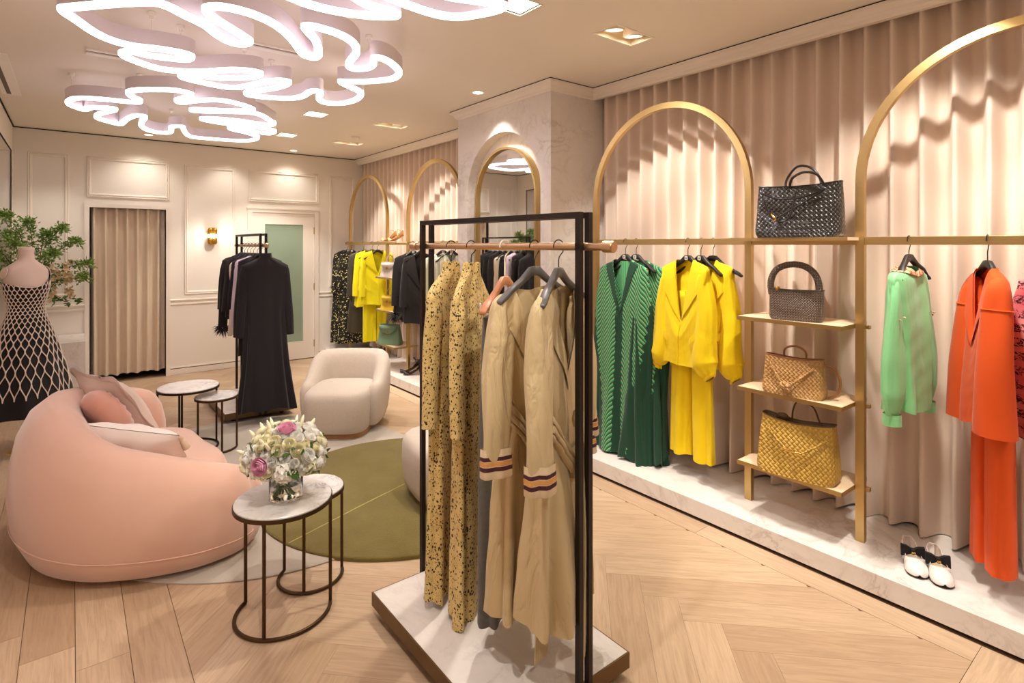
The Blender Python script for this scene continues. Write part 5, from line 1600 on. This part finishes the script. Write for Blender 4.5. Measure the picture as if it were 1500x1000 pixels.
# ================================================================== SHOES
def heel_shoe(name, label, loc, rz, m, L=.24, heel=.085, group=None, strap=True):
    t = thing(name, label, 'shoe', loc, rz, group)
    n = 20
    # sole line from toe (y=-L/2) to heel (y=+L/2)
    def sole(v):
        y = -L / 2 + L * v
        z = .004 + heel * (max(0.0, v - .28) / .72) ** 1.25
        return y, z
    wid = [(0, .006), (.06, .022), (.2, .038), (.38, .036), (.6, .026), (.85, .028), (.97, .022), (1.0, .010)]
    g = []
    for j in range(n + 1):
        v = j / n
        y, z = sole(v)
        w = table_at(wid, v)[0]
        top = .030 * (1 - v / .30) + .012 if v < .30 else (.012 + .045 * max(0, (v - .6) / .4) ** .8)
        row = []
        for a in range(13):
            an = PI * (a / 12)
            s = math.cos(an)
            if v < .30:
                row.append((w * s, y, z + .004 + (top) * math.sin(an) ** .7))
            else:
                zz = top * abs(s) ** 1.5
                row.append((w * s, y, z + .006 + zz))
        g.append(row)
    MB().loft(g, closed=False).build('upper', m, t, angle=60, solid=.002)
    MB().loft([[(table_at(wid, j / n)[0] * k, sole(j / n)[0], sole(j / n)[1] + dz) for k, dz in ((-1, .006), (-.9, 0), (.9, 0), (1, .006))] for j in range(n + 1)], True, True, True).build('sole', M_leather_tan, t, angle=60)
    MB().tube([(0, L / 2 - .018, heel), (0, L / 2 - .014, .0)], [.014, .006], 10).build('heel', m, t)
    if strap:
        MB().tube(catmull([(-.028, L * .30, heel * .75), (-.034, L * .22, heel + .055), (0, L * .12, heel + .07), (.034, L * .22, heel + .055), (.028, L * .30, heel * .75)], 5), .004, 6).build('ankle_strap', m, t)
    return t
M_whitepatent = mat('white_patent', srgb(246, 232, 226), .18, 0, 0, .6)
M_bow = fabric('black_grosgrain', srgb(30, 26, 26), srgb(22, 18, 18), 300, .2, .85, .05)
M_insole = mat('cream_insole', srgb(222, 200, 168), .6)
def mary_jane(label, loc, rz):
    t = thing('bow_shoe', label, 'shoe', loc, rz, 'white bow shoes')
    L = .235
    n = 26
    wid = [(0, .018), (.02, .028), (.06, .036), (.12, .042), (.22, .0445), (.42, .037), (.62, .030), (.84, .031), (.95, .024), (1.0, .010)]
    def hz(v):
        return .004 + .012 * max(0, (v - .35) / .65) ** 1.2
    g = []
    for j in range(n + 1):
        v = j / n
        y = -L / 2 + L * v
        w = table_at(wid, v)[0]
        row = []
        if v <= .30:
            op = 0.0
        else:
            op = min(1.0, (v - .30) / .07)
        side = lerp(.036, .060, max(0, (v - .45) / .55)) if v > .3 else .036
        top = .040 * (min(1, (v + .012) / .22)) ** .5 + .004
        for a in range(17):
            an = -.35 + (PI + .7) * a / 16
            s, q = math.cos(an), math.sin(an)
            zc = top * max(q, -.2) ** 1 if q >= 0 else q * .03
            zc = (top * q ** .8 if q >= 0 else .012 * q)
            zo = side * min(1.0, (q * 1.15) ** .8 if q > 0 else 0) if q > 0 else .012 * q
            x_close = w * s
            x_open = w * (1.0 if s > 0 else -1.0) * min(1.0, .62 + .5 * abs(s)) if q > .25 else w * s
            z_open = min(zo, side * (.25 + .75 * (1 - max(0, q - .55) * 0)))
            if op > 0 and q > .55:
                # fold the mouth outwards to the rim
                x_open = w * math.copysign(.86, s)
                z_open = side
            row.append((lerp(x_close, x_open, op), y, hz(v) + .010 + lerp(zc, z_open, op)))
        if op > .5:
            row = row[:8] + [row[8]] + row[9:]
        g.append(row)
    tip = [(x * .4, y - .006, lerp(z, .02, .5)) for x, y, z in g[0]]
    tip2 = [(x * .02, y - .007, .022) for x, y, z in g[0]]
    mb = MB().loft([tip2, tip] + g, closed=False)
    # open the mouth: drop the faces bridging the two rims behind the vamp
    keep = []
    for f in mb.f:
        ys = [mb.v[k][1] for k in f]
        xs = [mb.v[k][0] for k in f]
        if min(ys) > -L / 2 + L * .31 and max(ys) < L / 2 - .004 and max(xs) > 0 - 1e-4 and min(xs) < 1e-4 and max(xs) - min(xs) > .008:
            continue
        keep.append(f)
    mb.f = keep
    mb.build('upper', M_whitepatent, t, angle=70, solid=.0025)
    MB().loft([[(table_at(wid, j / n)[0] * k, -L / 2 + L * j / n, hz(j / n) + dz) for k, dz in ((-.99, .007), (-.97, .0), (.97, .0), (.99, .007))] for j in range(n + 1)], True, True, True).build('sole', M_dark, t, angle=60)
    MB().loft([[(table_at(wid, j / n)[0] * k * .92, -L / 2 + L * j / n, hz(j / n) + .0125) for k in (-1, 1)] for j in range(n + 1)], closed=False).build('insole', M_insole, t)
    MB().loft([[(.024 * math.cos(a), L / 2 - .030 + .022 * math.sin(a), z) for a in [2 * PI * k / 16 for k in range(16)]] for z in (.0, .014)], True, True, True).build('heel', M_whitepatent, t)
    st = MB().loft([[(.037 * math.cos(a), .012 + dy, .020 + .044 * math.sin(a)) for dy in (-.008, .008)] for a in [PI * k / 12 for k in range(13)]], closed=False)
    st.build('strap', M_whitepatent, t, solid=.003)
    bw = MB()
    for s in (-1, 1):
        bw.loft([[(s * x, .004 + dy, .066 + dz + k * h) for k, dy in ((-1, -.012), (-1, .004), (1, .010), (1, -.006))] for x, h, dz in ((.004, .008, 0), (.022, .018, .001), (.046, .025, -.002))], True, True, True)
    bow = bw.build('bow', M_bow, t, angle=50)
    MB().box(-.006, .006, -.016, .014, .056, .076).build('bow_knot', M_bow, bow, smooth=False, bevel=.002)
    for dx in (-.0035, .0035):
        MB().lathe([(.0022, -.001), (.0040, -.001), (.0040, .001), (.0022, .001), (.0022, -.001)], 12).build('bow_charm', M_goldpolish, bow, loc=(dx, -.0175, .066), rot=(rad(90), 0, 0))
    return t
mary_jane('white patent flat shoe with black bow, left of the pair', (3.07, .895, .1125), rad(-62))
mary_jane('white patent flat shoe with black bow, right of the pair', (3.075, .800, .1125), rad(-64))
M_blackleather = mat('black_shoe_leather', srgb(28, 22, 22), .3)
heel_shoe('heeled_sandal', 'black strappy high heel, left of the pair on platform', (3.10, 5.86, .1125), rad(-115), M_blackleather, .24, .10, 'black high heels')
heel_shoe('heeled_sandal', 'black strappy high heel, right of the pair on platform', (3.08, 5.74, .1125), rad(-118), M_blackleather, .24, .10, 'black high heels')
M_brownleather = mat('brown_shoe_leather', srgb(82, 44, 26), .35)
heel_shoe('heeled_sandal', 'brown heeled shoe below the citron trousers, left', (3.14, 6.93, .1125), rad(-80), M_brownleather, .23, .07, 'brown heeled shoes')
heel_shoe('heeled_sandal', 'brown heeled shoe below the citron trousers, right', (3.14, 6.82, .1125), rad(-80), M_brownleather, .23, .07, 'brown heeled shoes')
M_strawsandal = mat('straw_sandal', srgb(206, 160, 104), .6)
heel_shoe('heeled_sandal', 'tan heeled sandal on the far rail-height shelf, left', (3.06, 6.34, 1.640), rad(-150), M_strawsandal, .22, .07, 'tan sandals on the far shelf')
heel_shoe('heeled_sandal', 'tan heeled sandal on the far rail-height shelf, right', (3.06, 6.16, 1.640), rad(-150), M_strawsandal, .22, .07, 'tan sandals on the far shelf')

# ================================================================== VASE AND BOUQUET
M_glass = mat('clear_glass', (1, 1, 1, 1), 0.02)
M_glass.node_tree.nodes['Principled BSDF'].inputs['Transmission Weight'].default_value = 1.0
M_glass.node_tree.nodes['Principled BSDF'].inputs['IOR'].default_value = 1.3
M_water = mat('vase_water', (.93, .97, .92, 1), 0.02)
M_water.node_tree.nodes['Principled BSDF'].inputs['Transmission Weight'].default_value = 1.0
M_water.node_tree.nodes['Principled BSDF'].inputs['IOR'].default_value = 1.2
VX, VY = .735, 2.535
v = thing('glass_vase', 'clear round glass vase of water holding the bouquet', 'vase', (VX, VY, .5005))
MB().lathe([(.0005, 0), (.066, 0), (.070, .004), (.070, .125), (.067, .126), (.066, .124), (.066, .012), (.0005, .010)], 40).build('glass_wall', M_glass, v)
MB().lathe([(.0005, .0105), (.0655, .0125), (.0655, .062), (.0005, .062)], 32).build('water', M_water, v)
bq = thing('flower_bouquet', 'round bouquet of white roses and hydrangeas with pink blooms', 'bouquet', (VX, VY, .5005))
rb = random.Random(77)
M_stem = mat('flower_stem', srgb(98, 120, 52), .6)
M_leaf = fabric('bouquet_leaf', srgb(74, 108, 44), srgb(52, 84, 32), 60, .1, .5, 0, 20, .7, .4)
M_petal_w = mat('white_petal', srgb(252, 248, 240), .65, 0, .1)
M_petal_c = mat('cream_petal', srgb(250, 242, 208), .65, 0, .1)
M_petal_p = mat('pink_petal', srgb(244, 178, 206), .6, 0, .1)
M_petal_g = mat('green_white_petal', srgb(240, 238, 206), .65, 0, .1)
for k in range(16):
    a = rb.uniform(0, 6.28); r0 = rb.uniform(.01, .05)
    MB().tube([(r0 * math.cos(a + 2), r0 * math.sin(a + 2), .018), (r0 * .8 * math.cos(a), r0 * .8 * math.sin(a), .09), (r0 * 1.3 * math.cos(a), r0 * 1.3 * math.sin(a), .16)], .0035, 6).build('stem', M_stem, bq)
def rose_mesh(m, r, petals=((3, .20, .98), (3, .36, 1.0), (4, .52, .98), (5, .68, .92), (6, .85, .82), (7, 1.0, .66)), seed=0):
    rr = random.Random(seed)
    mb = MB()
    mb.lathe([(.0005, r * .86), (r * .08, r * .84), (r * .14, r * .5), (r * .2, 0)], 8)
    for n, k, hgt in petals:
        for i in range(n):
            a0 = 2 * PI * i / n + rr.uniform(-.2, .2)
            wd = 2 * PI / n * .68
            rows_ = []
            for j in range(4):
                t = j / 3
                R = r * k * (.30 + .70 * math.sin(t * lerp(2.2, 1.7, k)))
                z = r * hgt * t * 1.0 - r * .1 + (-r * .10 * (t > .9) * k)
                rows_.append([(R * math.cos(a0 + s * wd * (1 - .25 * t * t)), R * math.sin(a0 + s * wd * (1 - .25 * t * t)), z + r * .10 * (1 - s * s) * t) for s in (-1, -.4, .4, 1)])
            mb.loft(rows_, closed=False)
    return mb.mesh('rose', m, True, 80)
def hydrangea_mesh(m, r, seed):
    rr = random.Random(seed)
    mb = MB()
    for i in range(70):
        u = 1 - 2 * (i + .5) / 70
        a = i * 2.39996
        d = Vector((math.sqrt(1 - u * u) * math.cos(a), math.sqrt(1 - u * u) * math.sin(a), u))
        p = d * r * rr.uniform(.9, 1.05)
        t1 = d.orthogonal().normalized(); t2 = d.cross(t1)
        ro = rr.uniform(0, 1.5)
        for q in range(4):
            an = ro + q * PI / 2
            e = t1 * math.cos(an) + t2 * math.sin(an); f = t1 * math.cos(an + .75) + t2 * math.sin(an + .75); g_ = t1 * math.cos(an - .75) + t2 * math.sin(an - .75)
            s = r * .30
            i0 = mb.verts([p, p + f * s * .6 + d * .003, p + e * s + d * rr.uniform(-.002, .006), p + g_ * s * .6 + d * .003])
            mb.f.append((i0, i0 + 1, i0 + 2, i0 + 3))
    mb.lathe([(.0005, r * .9), (r * .6, r * .65), (r * .88, 0), (r * .6, -r * .65), (.0005, -r * .9)], 10)
    return mb.mesh('hydrangea', m, True, 80)
rm = {k: [rose_mesh(m, .034, seed=s) for s in range(2)] for k, m in (('w', M_petal_w), ('c', M_petal_c), ('p', M_petal_p))}
hm = [hydrangea_mesh(M_petal_w, .052, 1), hydrangea_mesh(M_petal_g, .050, 2)]
def flower(name, me, p, d, s=1.0):
    o = bpy.data.objects.new(name, me)
    col.objects.link(o); o.parent = bq
    o.location = p
    o.rotation_euler = Vector(d).to_track_quat('Z', 'Y').to_euler()
    o.scale = (s, s, s)
BC = Vector((0, 0, .185))
def bpt(az, el, k=1.0):
    d = Vector((math.cos(az) * math.cos(el), math.sin(az) * math.cos(el), math.sin(el)))
    return BC + Vector((d.x * .150 * k, d.y * .150 * k, d.z * .110 * k)), d
cam_az = math.atan2(-VY, -VX)
for i in range(9):
    p, d = bpt(i * 2 * PI / 9 + .2, -.30 + .12 * (i % 2), .80)
    flower('hydrangea', hm[i % 2], p, d, 1.0)
for i in range(5):
    p, d = bpt(i * 2 * PI / 5, .5, .62)
    flower('hydrangea', hm[(i + 1) % 2], p, d, .95)
N_ = 74
for i in range(N_):
    u = -.22 + 1.2 * (i + .5) / N_
    el = math.asin(min(.99, u))
    az = i * 2.39996 + .6
    if i % 3 == 0 and u < .1:
        continue
    p, d = bpt(az, el, rb.uniform(.94, 1.06))
    flower('rose', rm['wcwwc'[i % 5]][i % 2], p, d, rb.uniform(.62, .98))
for az, el, k in ((cam_az - .62, .08, 1.05), (cam_az + .05 + PI * .0, 1.25, 1.08), (cam_az + 2.4, .4, 1.0)):
    p, d = bpt(az, el, k)
    flower('pink_rose', rm['p'][0], p, d, 1.15)
lf = MB()
for i in range(90):
    az = rb.uniform(0, 6.28); el = rb.uniform(-.5, 1.4)
    p, d = bpt(az, el, rb.uniform(.98, 1.1))
    t1 = (d.orthogonal().normalized() + d * rb.uniform(0, .8)).normalized()
    q = Matrix.Rotation(rb.uniform(0, 6.28), 3, d)
    t1 = q @ t1; t2 = d.cross(t1).normalized()
    L = rb.uniform(.030, .052)
    i0 = lf.verts([p, p + t1 * L * .5 + t2 * L * .22, p + t1 * L + d * .004, p + t1 * L * .5 - t2 * L * .22])
    lf.f.append((i0, i0 + 1, i0 + 2, i0 + 3))
for i in range(40):
    a = rb.uniform(0, 6.28); r0 = rb.uniform(.02, .062)
    p = Vector((r0 * math.cos(a), r0 * math.sin(a), rb.uniform(.075, .14)))
    t1 = Vector((rb.uniform(-1, 1), rb.uniform(-1, 1), rb.uniform(-.6, .8))).normalized(); t2 = t1.orthogonal().normalized()
    i0 = lf.verts([p, p + t1 * .015 + t2 * .007, p + t1 * .032, p + t1 * .015 - t2 * .007])
    lf.f.append((i0, i0 + 1, i0 + 2, i0 + 3))
tag(lf.build('leaves', M_leaf, bq, angle=180), kind='stuff')
bu = MB()
for k in range(13):
    az = rb.uniform(0, 6.28); el = rb.uniform(.2, 1.4)
    p, d = bpt(az, el, 1.10)
    bu.tube([p - d * .03, p, p + d * .022 + Vector((0, 0, .008)), p + d * .034 + Vector((0, 0, .012))], [.003, .008, .007, .002], 7)
tag(bu.build('buds', M_petal_c, bq, angle=180), kind='stuff')

# ================================================================== MANNEQUIN IN NET DRESS
M_skin = fabric('mannequin_linen', srgb(226, 202, 186), srgb(218, 192, 176), 200, .15, .8, .1, 6, .4, .2)
M_net = fabric('net_cord', srgb(240, 222, 206), srgb(230, 206, 188), 300, .2, .8, .1, 20, .5, .2)
MQ = (-.285, 5.80)
mq = thing('mannequin', 'headless linen tailor mannequin wearing a black netted dress', 'mannequin', (MQ[0], MQ[1], 0), rad(34))
mq.scale = (.82, .82, 1.0)
bust = [(1.575, .060, .058, -.0), (1.555, .060, .058, 0), (1.52, .058, .058, 0), (1.49, .064, .062, 0), (1.465, .095, .072, 0), (1.435, .150, .085, 0), (1.40, .182, .098, 0), (1.36, .186, .108, 0), (1.30, .172, .118, .008), (1.25, .165, .122, .012), (1.18, .145, .105, .004), (1.10, .128, .092, 0), (1.04, .140, .100, 0), (.95, .175, .12, 0)]
MB().loft([[(a * math.cos(q), -o + b * math.sin(q) * (1.0 if math.sin(q) > 0 else 1.05), z) for q in [2 * PI * k / 40 for k in range(40)]] for z, a, b, o in bust], True, True, True).build('torso', M_skin, mq, angle=180)
MB().lathe([(.060, 1.570), (.061, 1.578), (.030, 1.584), (.0005, 1.585)], 28, sy=.97).build('neck_cap', M_skin, mq)
for s in (-1, 1):
    cpb = MB().lathe([(.045, 0), (.046, .006), (.030, .012), (.0005, .014)], 24)
    cpb.build('arm_plate', M_skin, mq, loc=(s * .180, 0, 1.385), rot=(0, rad(s * 72), 0))
MB().tube([(0, 0, .03), (0, 0, .95)], .014, 14).build('stand_pole', M_brass, mq)
MB().lathe([(.0005, .024), (.13, .022), (.165, .010), (.17, .0), (.0005, 0)], 40).build('stand_base', M_brass, mq)
DR = [(1.36, .192, .128), (1.325, .188, .140), (1.27, .180, .150), (1.20, .160, .134), (1.11, .138, .108), (1.04, .158, .118), (.95, .198, .150), (.80, .252, .200), (.62, .308, .255), (.45, .350, .300), (.30, .375, .325)]
def dr(z, th, off=0.0):
    a = b = 0
    for (z0, a0, b0), (z1, a1, b1) in zip(DR, DR[1:]):
        if z1 <= z <= z0:
            k = (z0 - z) / (z0 - z1)
            a, b = lerp(a0, a1, k), lerp(b0, b1, k)
            break
    else:
        a, b = (DR[0][1:] if z > DR[0][0] else DR[-1][1:])
    f = max(0, (.95 - z) / .65) * .018 * math.sin(9 * th + 1)
    return Vector(((a + off + f) * math.cos(th), (b + off + f) * math.sin(th), z))
def ztop(th):
    return 1.305 + .030 * math.cos(2 * th) + .030 * math.cos(th)
M_blacksilk = fabric('black_tulle', srgb(28, 22, 22), srgb(20, 16, 16), 200, .15, .7, .15, 6, .6, .3)
zs_ = [0] + [k / 30 for k in range(1, 31)]
body = MB().loft([[dr(lerp(ztop(q), .30, t), q, .002) for q in [2 * PI * k / 72 for k in range(72)]] for t in zs_], True)
body.build('dress', M_blacksilk, mq, angle=180)
# beaded cords: zigzag rows that open up towards the hem
NC = 26
lev = [1.315, 1.265, 1.235, 1.205, 1.175, 1.150, 1.125, 1.100, 1.075, 1.050, 1.020, .985, .945, .900, .85, .79, .72, .64, .55, .44]
net = MB()
def on(z, th):
    zz = min(z, ztop(th))
    return dr(zz, th, .007)
for i in range(len(lev) - 1):
    z0, z1 = lev[i], lev[i + 1]
    for k in range(NC):
        a0 = 2 * PI * (k + .5 * (i % 2)) / NC
        for s in (-1, 1):
            a1 = a0 + s * PI / NC
            pts = []
            for q in range(5):
                t = q / 4
                e = t - .12 * math.sin(2 * PI * t)
                pts.append(on(lerp(z0, z1, t), lerp(a0, a1, e)))
            net.tube(pts, 0.0038 if z0 > .95 else .0046, 5, cap=False)
tag(net.build('cord_net', M_net, mq, angle=180), kind='stuff')
kn = MB()
for k in range(NC):
    i = len(lev) - 1
    a0 = 2 * PI * (k + .5 * (i % 2)) / NC
    p = on(lev[-1], a0)
    kn.lathe([(.0005, -.008), (.007, 0), (.0005, .008)], 8, p)
tag(kn.build('cord_ends', M_net, mq, angle=180), kind='stuff')

# ================================================================== LARGE FLOWER ARRANGEMENT AT THE LEFT
M_vasewhite = mat('white_ceramic', srgb(236, 226, 214), .35)
AV = (-.30, 7.55, .6005)
va = thing('ceramic_vase', 'tall white vase on the marble block behind the mannequin', 'vase', AV)
MB().lathe([(.0005, 0), (.07, 0), (.085, .04), (.095, .14), (.085, .24), (.06, .32), (.055, .36), (.062, .38), (.055, .382), (.048, .36), (.0005, .34)], 36).build('vase_body', M_vasewhite, va)
pb = thing('branch_arrangement', 'tall leafy green branches with white blossoms behind the mannequin', 'plant', AV)
M_branch = mat('branch_bark', srgb(92, 78, 44), .8)
M_leaf2 = fabric('arrangement_leaf', srgb(146, 176, 84), srgb(92, 128, 52), 60, .1, .5, 0, 9, .9, .4)
M_bloom = mat('white_blossom', srgb(244, 236, 214), .7)
M_orchid = fabric('dried_cream_bloom', srgb(228, 202, 160), srgb(212, 182, 138), 80, .1, .7, .1, 10, .6, .2)
rp = random.Random(19)
twigs = MB(); leaf = MB(); blos = MB()
def addleaf(mbx, p, d, L, w):
    t2 = d.cross(Vector((rp.uniform(-1, 1), rp.uniform(-1, 1), rp.uniform(-1, 1)))).normalized()
    i0 = mbx.verts([p, p + d * L * .45 + t2 * w, p + d * L, p + d * L * .45 - t2 * w])
    mbx.f.append((i0, i0 + 1, i0 + 2, i0 + 3))
ends = [(-.05, -.1, 1.22), (-.22, -.2, 1.28), (-.38, -.1, 1.18), (-.5, -.35, 1.05), (.10, -.05, 1.10), (.22, -.10, 1.16), (.34, -.14, 1.02), (.44, -.12, .78), (.40, -.2, .64), (-.45, .1, .90), (-.2, .15, 1.1), (-.6, -.2, .82), (-.52, -.4, .60), (.15, -.35, .9), (-.15, -.4, 1.0), (-.35, -.35, .72), (-.62, 0, .6)]
for e in ends:
    e = Vector(e)
    mid = Vector((e.x * .45, e.y * .4, lerp(.36, e.z, .66) + .08))
    P = catmull([(0, 0, .20), (e.x * .10, e.y * .1, .40), mid, e * .85 + mid * .15 + Vector((0, 0, .03)), e], 6)
    twigs.tube(P, [lerp(.006, .0015, i / (len(P) - 1)) for i in range(len(P))], 5)
    for i in range(7, len(P)):
        for _ in range(24):
            d = Vector((rp.uniform(-1, 1), rp.uniform(-1, 1), rp.uniform(-.5, .9))).normalized()
            b = P[i] + d * rp.uniform(0, .055) + Vector((rp.uniform(-.02, .02), rp.uniform(-.02, .02), rp.uniform(-.02, .02)))
            addleaf(leaf, b, d, rp.uniform(.022, .042), rp.uniform(.007, .012))
        if rp.random() < .55 and e.x < .1:
            for _ in range(5):
                d = Vector((rp.uniform(-1, 1), rp.uniform(-1, 1), rp.uniform(-1, .5))).normalized()
                addleaf(blos, P[i] + d * .05, d, .024, .010)
tag(twigs.build('branches', M_branch, pb), kind='stuff')
tag(leaf.build('leaves', M_leaf2, pb, angle=180), kind='stuff')
tag(blos.build('blossoms', M_bloom, pb, angle=180), kind='stuff')
orc = MB()
for k in range(16):
    c = Vector((rp.uniform(.12, .30), rp.uniform(-.25, -.05), rp.uniform(.42, .86)))
    for _ in range(7):
        d = Vector((rp.uniform(-1, 1), rp.uniform(-1, .4), rp.uniform(-1, 1))).normalized()
        addleaf(orc, c, d, rp.uniform(.04, .065), rp.uniform(.018, .028))
tag(orc.build('cream_blooms', M_orchid, pb, angle=180), kind='stuff')
lo = MB()
for k in range(26):
    b = Vector((rp.uniform(.05, .34), rp.uniform(-.3, -.1), rp.uniform(.38, .47)))
    d = Vector((rp.uniform(-.2, 1), rp.uniform(-.6, .2), rp.uniform(-.3, .3))).normalized()
    addleaf(lo, b, d, rp.uniform(.05, .08), rp.uniform(.014, .022))
tag(lo.build('lower_leaves', M_leaf, pb, angle=180), kind='stuff')
